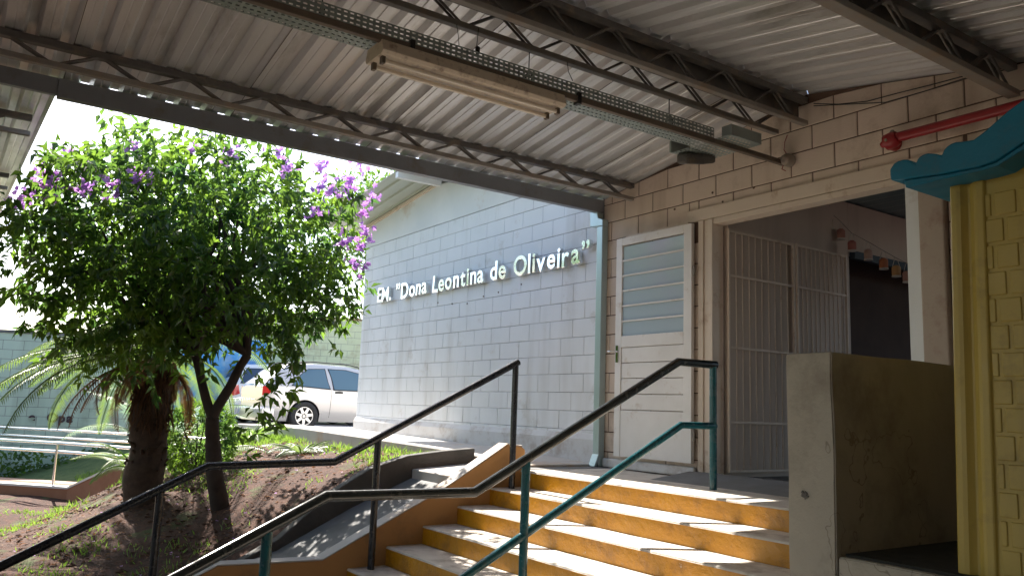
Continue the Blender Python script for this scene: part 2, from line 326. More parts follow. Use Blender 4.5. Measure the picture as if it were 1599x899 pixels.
# steel door frame
m = MB(); m.box((-5.17, D-.03, -.02), (-5.11, D+.12, 2.32)); m.box((-5.105, D-.018, -.02), (-5.055, D+.12, 2.32)); m.box((-5.05, D-.03, -.02), (-5.0, D+.12, 2.32)); m.box((-4.998, D-.02, 2.27), (-3.17, D+.12, 2.32))
fr = P_(bevel(m.build('door_frame', cream_plain, school), .004))
m = MB(); m.box((-3.168, D-.03, -.02), (-3.07, D+.14, 2.32)); P_(bevel(m.build('lit_jamb', white_paint, school), .004))  # jamb coloured white for the light on the frame side
m = MB(); m.box((-3.066, D-.05, -.1), (-2.885, D+.16, 2.32)); P_(bevel(m.build('pillar', pillar_m, school), .012))
# corridor behind the opening
m = MB(); m.box((-5.12, D+.17, -.03), (-4.99, 7.72, 2.83)); m.box((-5.12, 7.725, 2.29), (-4.99, 12, 2.83)); P_(m.build('corridor_wall', interior_m, school))
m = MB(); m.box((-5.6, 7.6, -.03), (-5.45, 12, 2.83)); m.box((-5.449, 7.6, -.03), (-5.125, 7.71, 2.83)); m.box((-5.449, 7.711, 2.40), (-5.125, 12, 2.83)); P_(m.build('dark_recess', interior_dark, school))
m = MB(); m.box((-4.99, 7.74, 2.22), (-4.93, 12, 2.30)); P_(m.build('dark_rail_beam', mat('dark_blue_beam', (.03, .05, .07), .5), school))
m = MB(); m.box((-5.7, 12.01, -.03), (-1.2, 12.15, 2.83)); P_(m.build('corridor_end_wall', interior_m, school)); m = MB(); m.box((-1.2, D+.17, -.03), (-1.05, 8.6, 2.83)); P_(m.build('corridor_side_wall', interior_m, school))
m = MB(); sheet(m, [(D+.17+.1*i, .02*(i % 2)) for i in range(64)], [-5.7, -3.4, -1.1], lambda x: 2.835); P_(m.build('corridor_ceiling', mat('corridor_sheet', (.20, .26, .28), .45, metal=.4), school))
m = MB(); m.box((-5.44, D-.01, -.3), (-1.2, 12, -.006)); P_(m.build('corridor_floor', cement, school))
# small ventilation stub pipe and holes on the wall
m = MB(); 
for x, z in [(-6.31, .55), (-5.5, 2.50), (-5.02, 2.57), (-4.55, 2.52), (-4.9, 2.46), (-6.3, .33), (-10.1, 1.98), (-9.7, 1.93), (-8.9, 1.96), (-8.55, 1.98), (-8.05, 2.03), (-9.3, 1.9)]:
    m = MB(); m.tube([(x, D-.006, z), (x, D+.01, z)], .011, 6); P_(m.build('plug_hole', mortar_c, school))
m = MB(); m.box((-6.16, D-.03, 2.318), (-5.3, D+.004, 2.334)); P_(m.build('door_stop', cream_plain, school))

# ---- glazed metal door folded flat on the wall
door = thing('metal_door', 'cream metal door leaf with six louvred glass panes, folded open against the wall', 'door', (-5.21, D-.03, .1))
def dp(o): o.location = Vector(o.location); return o
def L2(m_, a, b): m_.box((a[0]+5.21, a[1]-(D-.03), a[2]-.1), (b[0]+5.21, b[1]-(D-.03), b[2]-.1))
ya, yb = D-.075, D-.035
m = MB()
L2(m, (-6.25, ya, .10), (-6.16, yb, 2.305)); L2(m, (-5.31, ya, .10), (-5.21, yb, 2.305)); L2(m, (-6.159, ya, 2.225), (-5.311, yb, 2.305)); L2(m, (-6.159, ya, 1.18), (-5.311, yb, 1.295))
bevel(m.build('door_frame', door_paint, door), .004)
m = MB(); zz = [.101, .48, .66, .82, .985, 1.178]
L2(m, (-6.159, ya+.004, .101), (-5.311, yb, .555))
for i in range(4):
    z0 = .562+i*.155; L2(m, (-6.155, ya+.007, z0), (-5.315, yb, z0+.148))
bevel(m.build('ribbed_panel', door_paint, door), .004)
gm = glass('louvre_glass', (.52, .64, .72), .12, .85)
for i in range(6):
    z0 = 1.297+i*.1555
    m = MB(); L2(m, (-6.156, ya+.016, z0), (-5.314, ya+.022, z0+.138)); m.build('glass_pane', gm, door)
m = MB()
for i in range(1, 6):
    z0 = 1.297+i*.1555; L2(m, (-6.158, ya+.002, z0-.016), (-5.312, ya+.03, z0-.001))
m.build('glazing_bar', door_paint, door)
m = MB(); L2(m, (-6.232, ya-.008, 1.03), (-6.195, ya-.001, 1.20)); hb = m.build('handle_plate', chrome, door)
m = MB(); m.tube([(-6.213+5.21, ya-(D-.03)-.008, 1.04), (-6.213+5.21, ya-(D-.03)-.05, 1.04), (-6.30+5.21, ya-(D-.03)-.055, 1.04)], .008, 8); m.build('lever', chrome, hb)
for z in (.35, 1.85):
    m = MB(); m.tube([(.018, -.03, z-.1-.05), (.018, -.03, z-.1+.05)], .011, 8); m.build('hinge', steel_mid, door)
# ---- barred gates folded into the corridor
def gate(name, label, y0, y1, x, n, tilt=0):
    t = thing(name, label, 'gate', (x, y0, 0), tilt, 'barred steel gates folded along the corridor wall')
    w = y1-y0; m = MB(); s_ = .012
    m.box((-s_, 0, .04), (s_, .018, 2.24)); m.box((-s_, w-.018, .04), (s_, w, 2.24))
    for z in (.04, .47, 1.14, 1.80, 2.215): m.box((-s_*.6, .019, z), (s_*.6, w-.019, z+.02))
    m.build('gate_frame', cream_plain, t)
    for i in range(1, n):
        m = MB(); y = .015+(w-.03)*i/n; m.tube([(0, y, .05), (.004*math.sin(i*2.3), y+.004*math.sin(i), 1.1), (0, y, 2.23)], .0065, 6); m.build('bar', cream_plain, t)
    return t
gate('barred_gate', 'cream barred steel gate just inside the doorway, nearer of two', D+.13, 6.74, -4.955, 10)
gate('barred_gate', 'cream barred steel gate deeper in the corridor, folded behind the first', 6.76, 7.62, -4.94, 11, 0.02)

# ---- downpipe
dpp = thing('downpipe', 'galvanised square downpipe with a top elbow at the corner of the white wall', 'drainpipe', (-6.5, D-.06, -.02))
m = MB(); m.box((-.045, -.035, 0), (.045, .045, 2.50)); bevel(m.build('pipe', zinc_pipe, dpp), .006)
m = MB(); m.prism([(-.17, -.04, 2.66), (-.17, .04, 2.66), (-.17, .04, 2.56), (-.17, -.04, 2.56)], (.0, 0, 0)) if False else None
m.prism([(-.16, -.037, 2.52), (.047, -.037, 2.501), (.047, -.037, 2.57), (-.03, -.037, 2.60), (-.07, -.037, 2.80), (-.16, -.037, 2.80)], (0, .082, 0)); bevel(m.build('elbow', zinc_pipe, dpp), .005)
m = MB(); m.prism([(-.05, -.09, 0), (.05, -.09, 0), (.05, -.036, .12), (-.05, -.036, .12)], (0, .03, 0)); bevel(m.build('shoe', zinc_pipe, dpp), .004)

# ------------------------------------------------------------------ lettering
sign = thing('lettering', 'polished metal letters spelling the school name on the white gable wall', 'sign', (-11.98, D, 2.135))
WF = 1.0
def letter(ch, x, z, hgt):
    cu = bpy.data.curves.new('letter', 'FONT'); cu.body = ch; cu.size = 1; cu.offset = .003 if ch in 'EM' else .017; cu.extrude = .06; cu.bevel_depth = .012; cu.bevel_resolution = 0
    ob = bpy.data.objects.new('tmp', cu); COL.objects.link(ob)
    dg = bpy.context.evaluated_depsgraph_get(); me = bpy.data.meshes.new_from_object(ob.evaluated_get(dg)); bpy.data.objects.remove(ob)
    vs = [v.co.copy() for v in me.vertices]; xa = min(v.x for v in vs); xb = max(v.x for v in vs)
    sx = hgt/.74*WF; sz = hgt/.74
    me.transform(Matrix(((sx, 0, 0, -xa*sx), (0, 0, -sx, 0), (0, sz, 0, 0), (0, 0, 0, 1))))
    me.materials.clear(); me.materials.append(chrome)
    for p in me.polygons: p.use_smooth = False
    o = bpy.data.objects.new('letter', me); COL.objects.link(o); o.parent = sign; o.location = (x, -.045-random.uniform(0, .01), z)
    o.rotation_euler = (R(random.uniform(-2.0, 1.5)), R(random.uniform(-1.5, 1.5)), R(random.uniform(-1.5, 1.5)))
    return (xb-xa)*sx
def run(txt, x, gap, hgt=.245):
    for ch in txt:
        if ch == ' ': x += .13; continue
        zz = 0
        if ch == 'j': zz = -.0
        x += letter(ch, x, zz+random.uniform(-.008, .008), hgt)+gap+random.uniform(-.006, .006)
    return x
TXT = [('E', 0), ('.', 1)]
wid = []
def measure(txt, gap, hgt=.245):
    x = 0
    for ch in txt:
        if ch == ' ': x += .13; continue
        cu = bpy.data.curves.new('m', 'FONT'); cu.body = ch; cu.size = 1; cu.offset = .017
        ob = bpy.data.objects.new('tmp', cu); COL.objects.link(ob); bpy.context.view_layer.update(); w = ob.dimensions.x; bpy.data.objects.remove(ob)
        x += (w+.024)*hgt/.74*WF+gap
    return x
full = 'EM. \u201dDona Leontina de Oliveira\u201d'
WF = 1.0; ng = len(full.replace(' ', '')); gap = .03
w0 = measure(full, 0)-.39; WF = (5.36-.39-ng*gap)/w0
run(full, 0, gap)
print('LETTER GAP', gap, w0)

# ------------------------------------------------------------------ apron, landing, stairs
m = MB(); m.prism([(-16, 4.7, -.5), (-6.53, 4.7, -.5), (-6.53, 4.7, .0), (-8, 4.7, .055), (-12.7, 4.7, .11), (-16, 4.7, .06)], (0, .94, 0))
tag(bevel(m.build('walkway', cement_light), .015), kind='structure')
m = MB(); m.box((-15.9, 4.685, -.5), (-6.56, 4.698, -.03)); 
LZ = -.03
st = thing('staircase', 'broad concrete staircase with yellow risers and worn cement treads', 'stairs', (-4.4, 4.5, LZ))
def SP(o): o.matrix_parent_inverse = Matrix.Translation(-Vector((-4.4, 4.5, LZ))); return o
def wav(y, z, a, b, yb, zb, mt, name, par=None, amp=.006):
    """tread slab whose nosing wanders a little and is rounded"""
    n = 46; prof = []; vs = []; 
    for i in range(n+1):
        x = a+(b-a)*i/n; dy = amp*noise.noise(Vector((x*2.3, y*9, 1)))+amp*.5*noise.noise(Vector((x*9, y*5, 2))); dz = amp*.5*noise.noise(Vector((x*1.7, y*5, 7)))
        q = [(yb, z+dz), (y+dy+.014, z+dz), (y+dy+.004, z+dz-.004), (y+dy, z+dz-.014), (y+dy-.002, zb), (yb, zb)]
        vs += [(x, p[0], p[1]) for p in q]
    k = 6; fs = [(i*k+j, (i+1)*k+j, (i+1)*k+(j+1) % k, i*k+(j+1) % k) for i in range(n) for j in range(k)]+[tuple(range(k)), tuple(range(n*k, n*k+k))[::-1]]
    mm = MB(); mm.add(vs, fs); return mm.build(name, mt, par)
XL, XR = -6.33, -2.392
wav(4.5, LZ, -6.335, XR, D-.012, LZ-.015, tread_m, 'landing').__setitem__('kind', 'structure')
for i in range(6):
    y = 4.5-.335*i; z = LZ-.15*i
    # riser face under nosing i
    mm = MB(); n = 60; vs = []
    for k in range(n+1):
        x = XL+(XR-XL)*k/n
        for jz in range(4):
            zz = z-.0155-(.15-.0155)*jz/3
            vs.append((x, y+.004+.006*noise.noise(Vector((x*2.3, y*9, 1)))+.004*noise.noise(Vector((x*11, zz*14, y*7))), zz))
        vs.append((x, y+.33, z-.1499)); vs.append((x, y+.33, z-.0155))
    kk = 6; fs = [(a*kk+b_, (a+1)*kk+b_, (a+1)*kk+(b_+1) % kk, a*kk+(b_+1) % kk) for a in range(n) for b_ in range(kk)]+[tuple(range(kk)), tuple(range(n*kk, n*kk+kk))[::-1]]
    mm.add(vs, fs, False); SP(mm.build('riser', riser_m, st))
    if i > 0:
        SP(wav(y, z, XL, XR, y+.3345, z-.015, tread_m, 'tread', st))
# painted front edge of treads is the riser colour: thin strip on each nosing face
tag(boxo('stair_landing', (XL, 1.80, -1.6), (XR, 2.823, -.931), tread_m), kind='structure')
for i in range(3):
    z = -.931-.15*(i+1); SP(boxo('tread', (XL, 1.80-.33*(i+1), z-.15), (XR, 1.798-.33*i, z), tread_m, st))
# masonry under the landing
tag(boxo('landing_base', (-6.52, 4.84, -1.3), (XR, D-.02, LZ-.045), cement_dark), kind='structure')
tag(boxo('landing_edge', (-6.52, 4.56, -1.3), (-6.336, D-.015, -.024), cement), kind='structure')
# low concrete ramp hump in front of the doorway (threshold)
m = MB(); m.prism([(-5.25, 5.1, LZ-.002), (-5.25, 5.63, LZ-.002), (-5.25, 5.63, .035)], (2.1, 0, 0)); tag(m.build('threshold_ramp', cement), kind='structure')
m = MB(); m.box((-6.45, D-.05, -.02), (-5.2, D-.012, .07)); P_(bevel(m.build('wall_foot', plaster_base, school), .015))

# ---- stair side wall (stringer), sloping cap coloured pale for the sunlight on it
sw = thing('stair_side_wall', 'sloping ochre side wall of the stairs with a top coloured pale for sunlight', 'wall', (-6.41, 3.5, -1))
def SW(o): o.matrix_parent_inverse = Matrix.Translation(-Vector((-6.41, 3.5, -1))); return o
topl = [(4.55, .17), (4.51, .195), (4.35, .213), (3.68, -.177), (3.09, -.46), (2.61, -.694), (1.80, -.673), (.6, -1.24)]
m = MB(); poly = [(-6.48, y, z-.012) for y, z in topl]+[(-6.48, .6, -1.6), (-6.48, 4.55, -1.6)]; m.prism(poly[::-1], (.148, 0, 0)); SW(bevel(m.build('wall', orange_wall, sw), .008))
m = MB()
for (y0, z0), (y1, z1) in zip(topl[1:-1], topl[2:]):
    pass
n = len(topl); vs = []
for y, z in topl[1:]: vs += [(-6.484, y, z-.011), (-6.328, y, z-.011), (-6.328, y, z), (-6.484, y, z)]
fs = []
for i in range(len(topl)-2):
    for j in range(4): a = i*4+j; b = i*4+(j+1) % 4; fs.append((a, b, b+4, a+4))
fs += [(0, 1, 2, 3), tuple(range((len(topl)-2)*4, (len(topl)-2)*4+4))[::-1]]
m.add(vs, fs); SW(bevel(m.build('cap', cement_light, sw), .004))

# ---- concrete ramp between the garden and the stairs
ramp = thing('garden_drain_ramp', 'grey cement ramp running down beside the stairs', 'ramp', (-7, 3.8, -.2))
def RP(o): o.matrix_parent_inverse = Matrix.Translation(-Vector((-7, 3.8, -.2))); return o
m = MB(); m.prism([(-7.43, 4.69, -1.2), (-7.43, 4.69, -.045), (-7.43, 3.95, -.10), (-7.43, 3.95, -1.2)], (.942, 0, 0)); RP(bevel(m.build('upper_slab', cement_light, ramp), .01))
m = MB(); m.prism([(-7.43, 3.945, -1.4), (-7.43, 3.945, -.185), (-7.43, 3.3, -.46), (-7.43, 2.62, -.80), (-7.43, 1.9, -1.0), (-7.43, 1.9, -1.4)], (.942, 0, 0)); RP(bevel(m.build('lower_slab', cement, ramp), .01))
cb = thing('garden_curb', 'stained dark concrete curb between garden soil and the ramp', 'curb', (-7.5, 3.5, -.5))
m = MB(); cp = [(4.69, .105), (4.3, .075), (3.9, .03), (3.5, -.09), (3.1, -.32), (2.64, -.70), (2.2, -.93)]
m.prism([(-7.56, y, z) for y, z in cp]+[(-7.56, 2.2, -1.4), (-7.56, 4.69, -1.4)], (.125, 0, 0)); o = bevel(m.build('curb_wall', cement_dark, cb), .012); o.matrix_parent_inverse = Matrix.Translation((7.5, -3.5, .5))

# ---- low parapet wall at the right of the stairs + raised platform
lw = thing('parapet_wall', 'rough rendered grey beige parapet wall ending beside the stairs', 'wall', (-2.27, 3.18, LZ))
def rough_box(a, b, mt, name, par, amp=.006, sub=.09):
    bm = bmesh.new(); bmesh.ops.create_cube(bm, size=1)
    sx, sy, sz = [abs(q-p) for p, q in zip(a, b)]; c = [(p+q)/2 for p, q in zip(a, b)]
    for v in bm.verts: v.co = Vector((v.co.x*sx, v.co.y*sy, v.co.z*sz))
    for ax, L_ in enumerate((sx, sy, sz)):
        k = max(1, int(L_/sub)); nn = Vector([1 if i == ax else 0 for i in range(3)])
        for i in range(1, k):
            bmesh.ops.bisect_plane(bm, geom=bm.verts[:]+bm.edges[:]+bm.faces[:], plane_co=nn*(-L_/2+L_*i/k), plane_no=nn)
    bevel_e = [e for e in bm.edges if len(e.link_faces) == 2 and e.calc_face_angle(0) > 1]
    bmesh.ops.bevel(bm, geom=bevel_e, offset=.006, segments=2, affect='EDGES')
    for v in bm.verts:
        p = v.co+Vector(c); n_ = Vector((noise.noise(p*3), noise.noise(p*3+Vector((9, 0, 0))), noise.noise(p*3+Vector((0, 9, 0))))); n2 = Vector((noise.noise(p*14), noise.noise(p*14+Vector((9, 0, 0))), 0))
        v.co += n_*amp+n2*amp*.35
    me = bpy.data.meshes.new(name); bm.to_mesh(me); bm.free(); me.materials.append(mt)
    for f in me.polygons: f.use_smooth = True
    o = bpy.data.objects.new(name, me); COL.objects.link(o); e_ = o.modifiers.new('es', 'EDGE_SPLIT'); e_.split_angle = R(28)
    if par: o.parent = par; o.location = Vector(c)-par.location
    else: o.location = c
    return o
rough_box((-2.39, 3.18, -1.4), (-2.15, 5.60, .83), low_wall_m, 'wall', lw)
m = MB(); m.v = []; 
bm_ = MB(); pts = [(-2.30+.022*math.cos(t)*random.uniform(.25, 1.3), 3.176, .205+.02*math.sin(t)*random.uniform(.25, 1.3)) for t in [i*math.pi/11 for i in range(22)]]
bm_.prism([(p[0]+2.27, p[1]-3.18, p[2]-LZ) for p in pts], (0, .012, 0)); bm_.build('chipped_patch', mat('exposed_cement', (.13, .12, .11), .95), lw)
o = rough_box((-2.146, 3.186, -1.4), (2.6, 5.60, -.035), low_wall_m, 'platform', None); tag(o, kind='structure')
o = boxo('platform_floor', (-2.13, 3.22, -.05), (2.58, 5.6, -.022), dark_floor); tag(o, kind='structure')

# ------------------------------------------------------------------ handrails
def rail(name, label, x, paths, posts, mt_post):
    t = thing(name, label, 'handrail', (x, 3, -.9))
    for nm, pts, r, mt in paths:
        m = MB(); m.tube([(0, y-3, z+.9) for y, z in pts], r, 12); m.build(nm, mt, t)
    for y, zt, zb in posts:
        m = MB(); m.tube([(0, y-3, zb+.9), (0, y-3, zt+.9)], .029, 14); m.build('post', mt_post, t)
    return t
rail('handrail', 'dark green two-rail pipe handrail down the middle of the stairs', -4.41,
     [('top_rail', [(4.995, .93), (4.58, .93), (2.79, .012), (1.82, .018), (.30, -.72)], .032, dark_paint),
      ('mid_rail', [(4.985, .455), (4.61, .455), (2.66, -.53), (1.82, -.525), (.30, -1.25)], .028, teal_paint)],
     [(4.965, .925, -.03), (3.18, .195, -.64), (1.50, -.155, -1.2), (.45, -.66, -1.5)], teal_paint)
rail('handrail', 'black single-rail pipe handrail beside the stair side wall', -6.22,
     [('top_rail', [(4.36, .96), (2.61, .068), (1.64, .045), (-.5, -1.02)], .031, black_paint)],
     [(4.33, .945, -.19), (2.98, .25, -.79), (1.33, -.13, -1.5)], black_paint)

# ------------------------------------------------------------------ canopy
can = thing('canopy', 'ribbed galvanised sheet canopy on welded lattice trusses', 'canopy roof', (-4, 2, 2.7))
CI = Matrix.Translation((4, -2, -2.7))
def CP_(o): o.matrix_parent_inverse = CI; return o
def cprof(y0, y1):
    prof = []; y = y0
    while y < y1:
        prof += [(y, 0), (y+.04, 0), (y+.046, .004), (y+.052, 0), (y+.10, 0), (y+.122, .046), (y+.172, .046), (y+.196, 0)]; y += .2
    return prof
m = MB(); sheet(m, cprof(-9.93, D+.12), [-6.66, -4.0, ], rz); CP_(m.build('left_roof_sheet', galv, can))  # sheets lengthened out of view behind the camera to block sky light
m = MB(); sheet(m, cprof(-9.93, D+.12), [-3.995, 2.9], lambda x: rz(x)-.001); CP_(m.build('right_roof_sheet', galv, can))
m = MB(); sheet(m, cprof(-9.93, .45), [-16.5, -6.63], lambda x: 2.792+.075*(-6.6-x)); CP_(m.build('far_roof_sheet', galv, can))
# overlap laps of the sheets
for k, yy in enumerate((.47, 1.67, 2.87, 4.07, 5.07)):
    m = MB(); m.prism([(-6.6, yy, rz(-6.6)-.004), (-6.6, yy+.004, rz(-6.6)-.004), (-6.6, yy+.004, rz(-6.6)-.001), (-6.6, yy, rz(-6.6)-.001)], (2.58, 0, rz(-4.02)-rz(-6.6))); CP_(m.build('sheet_lap', steel_dark, can))
def truss(name, x, y0, y1, zl, zu, first, pitch=.57, mt=steel_dark, mtl=steel_mid, w=.05, double=True, wl=.05):
    t = bpy.data.objects.new(name, None); COL.objects.link(t); t.parent = can; t.empty_display_size = .1; CP_(t)
    def TP(o): o.matrix_parent_inverse = CI@Matrix(); return o
    t.matrix_parent_inverse = CI
    m = MB(); m.box((x-wl/2, y0, zl), (x+wl/2, y1, zl+.04)); a = bevel(m.build('lower_chord', mtl, t), .005)
    m = MB(); m.box((x-w/2-.006, y0, zu-.05), (x+w/2+.006, y1, zu)); b = bevel(m.build('upper_chord', mt, t), .004)
    y = first; k = 0
    for off in ((-.016, .016) if double else (0,)):
        m = MB(); y = first-pitch
        while y < y1:
            for (ya, za), (yb_, zb_) in (((y+.02, zu-.04), (y+pitch*.5-.03, zl+.03)), ((y+pitch*.5+.03, zl+.03), (y+pitch-.02, zu-.04))):
                if ya > y0 and yb_ < y1: m.tube([(x+off, ya, za), (x+off, yb_, zb_)], .0095, 7)
            y += pitch
        m.build('lattice', mt, t)
    return t
for a in [(-6.08, -9.9, D-.02, 2.69, 2.873, .65), (-4.29, -9.9, D-.02, 2.93, 3.15, 2.2), (-4.0, -9.9, D-.02, 2.93, 3.17, 2.35), (-2.40, -9.9, D-.02, 2.69, 2.925, 3.0), (-.8, -9.9, D-.02, 2.42, 2.65, 3.0)]:
    truss('truss', *a, wl=.05 if a[0] < -3 else .08)
truss('truss', -7.95, -9.9, .37, 2.70, 2.885, .2)
truss('truss', -11.5, -9.9, .37, 2.95, 3.15, .2)
# cold-formed purlins behind the two inner trusses
m = MB(); m.box((-4.08, -9.9, 3.02), (-4.06, D-.03, 3.15)); CP_(m.build('ridge_purlin', steel_dark, can))
m = MB(); m.box((-2.50, -9.9, 2.83), (-2.48, D-.03, 2.93)); CP_(m.build('purlin', steel_dark, can))
m = MB(); m.prism([(-4.25, -9.93, 3.235), (-4.0, -9.93, 3.268), (-3.75, -9.93, 3.235), (-3.75, -9.93, 3.24), (-4.0, -9.93, 3.274), (-4.25, -9.93, 3.24)], (0, D+9.91, 0)); CP_(m.build('ridge_cap', galv, can))
# fascia channel at the eave
m = MB(); 
m.box((-6.60, .44, 2.645), (-6.53, D-.012, 2.784))
CP_(m.build('fascia_beam', fascia_m, can))
m = MB(); m.box((-6.585, -9.9, 2.66), (-6.54, .437, 2.785)); CP_(m.build('valley_beam', fascia_m, can))
# posts that carry the canopy outside the picture
for x, y in [(-6.56, -3.0), (1.3, -3.0), (-16, -3.0), (-11.5, -3.0)]:
    m = MB(); m.box((x-.05, y-.05, -1.4), (x+.05, y+.05, 2.3 if x > 0 else 2.64)); CP_(m.build('column', steel_dark, can))

# added wall out of view that keeps sky light out of the court
cls = thing('court_shade_wall', 'added unseen cream wall shading the covered court behind the viewer', 'building', (2.9, 0, -1.25))
m = MB(); m.box((0, -10, 0), (.2, 5.63, 3.6)); m.build('unseen_wall', cream_paint, cls)
# ---- cable tray with perforations (real slots)
tray = thing('cable_tray', 'perforated zinc cable tray with tee ending, hung under the ridge trusses', 'cable tray', (-4.32, 3, 2.68))
def slotplate(m, o, u, v, lu, lv, nu, nv, su=.6, sv=.35, th=.0015):
    """flat plate from origin o along u,v, with nu x nv slots left open"""
    o = Vector(o); u = Vector(u).normalized(); v = Vector(v).normalized(); du = lu/nu; dv = lv/nv
    us = []; 
    for i in range(nu): us += [i*du, i*du+du*(1-su)/2, i*du+du*(1+su)/2]
    us.append(lu); vs_ = []
    for j in range(nv): vs_ += [j*dv, j*dv+dv*(1-sv)/2, j*dv+dv*(1+sv)/2]
    vs_.append(lv); n = len(us)
    V = [o+u*a+v*b for b in vs_ for a in us]; F = []
    for j in range(len(vs_)-1):
        for i in range(n-1):
            if i % 3 == 1 and j % 3 == 1: continue
            F.append((j*n+i, j*n+i+1, (j+1)*n+i+1, (j+1)*n+i))
    m.add(V, F)
m = MB(); slotplate(m, (-.135, -2.4, 0), (0, 1, 0), (1, 0, 0), 4.15, .25, 104, 5, .55, .32); slotplate(m, (.115, -2.4, 0.001), (0, 1, 0), (0, 0, 1), 4.15, .085, 104, 3, .55, .3); slotplate(m, (-.135, -2.4, 0.001), (0, 1, 0), (0, 0, 1), 4.15, .085, 104, 3, .55, .3)
m.build('tray_run', tray_m, tray)
m = MB(); slotplate(m, (-.34, 1.76, -.0), (0, 1, 0), (1, 0, 0), .38, .58, 10, 12, .5, .4); m.build('tee_plate', tray_m, tray)
for q0, q1 in (((-.36, 1.74, .0), (-.34, 2.18, .10)), ((.24, 1.78, .0), (.26, 2.14, .09)), ((.16, 1.785, .0), (.239, 1.795, .09)), ((.16, 2.125, 0), (.239, 2.135, .09))): m = MB(); m.box(q0, q1); bevel(m.build('end_flange', tray_m, tray), .003)
m = MB(); m.prism([(-.34, 1.80, -.09), (-.22, 1.80, -.12), (-.17, 1.95, -.11), (-.19, 2.12, -.05), (-.34, 2.12, -.03)], (0, 0, .088)); bevel(m.build('drop_outlet', steel_dark, tray), .02)
m = MB(); m.box((.092, -2.4, -.045), (.13, 2.63, -.003)); bevel(m.build('support_channel', channel_m, tray), .004)
for y in (-1.45, .02, 1.35):
    m = MB(); m.tube([(.02, y, .02), (.02, y, .30)], .004, 6)
    m.tube([(.02+.035*math.cos(t), y, .075+.035*math.sin(t)) for t in [math.pi*i/8 for i in range(9)]], .007, 6); m.tube([(.055, y, .075), (.055, y, 0)], .006, 6); m.tube([(-.015, y, .075), (-.015, y, 0)], .006, 6)
    m.build('hanger', blk, tray)
for yc in (-.93, .36): m = MB(); m.box((.085, yc, -.06), (.137, yc+.03, .02)); m.build('clip', blk, tray)
m = MB(); 
for y0 in (-.9, -.5, -.1, .3):
    m.tube([(.05+.02*random.random(), y0+.4*i/6, .012+.02*math.sin(i)*random.random()) for i in range(7)], .008, 6)
m.build('cable_bundle', blk, tray)
# loose wires and plug hanging by the tray
for (lab, pts, r) in [('thin black wire hanging straight down beside the lattice truss', [(-4.26, 2.42, 2.93), (-4.25, 2.43, 2.86), (-4.25, 2.44, 2.78)], .0022),
                      ('short stiff wire end sticking down under the truss right of the hanger', [(-4.27, 3.32, 2.95), (-4.26, 3.33, 2.86), (-4.25, 3.36, 2.80)], .003),
                      ('long loose cables looping across the cream wall under the roof', [(-3.92, D-.02, 3.10), (-3.7, D-.015, 3.03), (-3.45, D-.015, 2.98), (-3.2, D-.015, 2.97), (-2.95, D-.015, 2.955), (-2.7, D-.015, 2.945), (-2.5, D-.015, 2.93)], .004)]:
    m = MB(); m.tube(pts, r, 6); tag(m.build('loose_wire', blk), lab, 'wire')
m = MB(); m.tube([(-3.92, D-.02, 3.08), (-3.6, D-.02, 3.0), (-3.3, D-.02, 2.925), (-3.0, D-.02, 2.92), (-2.7, D-.02, 2.925), (-2.45, D-.02, 2.9)], .004, 6); tag(m.build('loose_wire', blk), 'lower sagging cable on the cream wall above the red pipe', 'wire')
pl = thing('hanging_plug', 'small black plug dangling on a wire above the lamp', 'plug', (-4.22, 2.56, 2.80))
m = MB(); m.tube([(0, 0, 0), (.0, -.01, -.01), (0, 0, .13)], .0025, 6); m.build('cord', blk, pl)
m = MB(); m.tube([(0, 0, .01), (0, 0, 0), (0, 0, -.03), (0, 0, -.045)], [.006, .016, .014, .006], 10); m.build('plug_body', blk, pl)

# ---- fluorescent fitting
fx = thing('fluorescent_fixture', 'old cream fluorescent light fitting with two bare tubes and rusty ends', 'ceiling light', (-4.28, 2.56, 2.52))
m = MB(); hl = .68
m.prism([(-.105, -hl, .035), (.105, -hl, .035), (.125, -hl, .055), (.10, -hl, .125), (-.10, -hl, .125), (-.125, -hl, .055)][::-1], (0, 2*hl, 0)); bevel(m.build('housing', fix_m, fx), .004)
for sx in (-.06, .06):
    m = MB(); m.tube([(sx, -hl+.035, .012), (sx, hl-.035, .012)], .0145, 12); m.build('tube', tube_m, fx)
    for sy in (-1, 1):
        m = MB(); m.box((sx-.018, sy*(hl-.03)-.012, -.008), (sx+.018, sy*(hl-.03)+.012, .038)); bevel(m.build('lamp_holder', channel_m, fx), .003)
for yc in (-hl*.9, hl*.9-.03): m = MB(); m.box((-.012, yc, .126), (.012, yc+.03, .16)); m.build('bracket', blk, fx)

# ---- conduit outlet on the wall at the channel end
cd = thing('conduit_box', 'dirty round conduit box at the end of the channel on the cream wall', 'junction box', (-4.16, D-.012, 2.67))
m = MB(); m.tube([(0, 0, 0), (0, -.05, 0), (.0, -.085, -.008), (0, -.095, -.01)], [.055, .055, .042, .02], 12); bevel(m.build('cover', steel_mid, cd), .002)
m = MB(); m.tube([(-.01, -.03, .05), (-.045, -.025, .10), (-.04, -.02, .17), (-.02, -.01, .23)], .003, 6); m.tube([(-.03, -.05, -.03), (-.05, -.05, -.07), (-.02, -.04, -.09)], .004, 6); m.build('frayed_wire', red_m, cd)

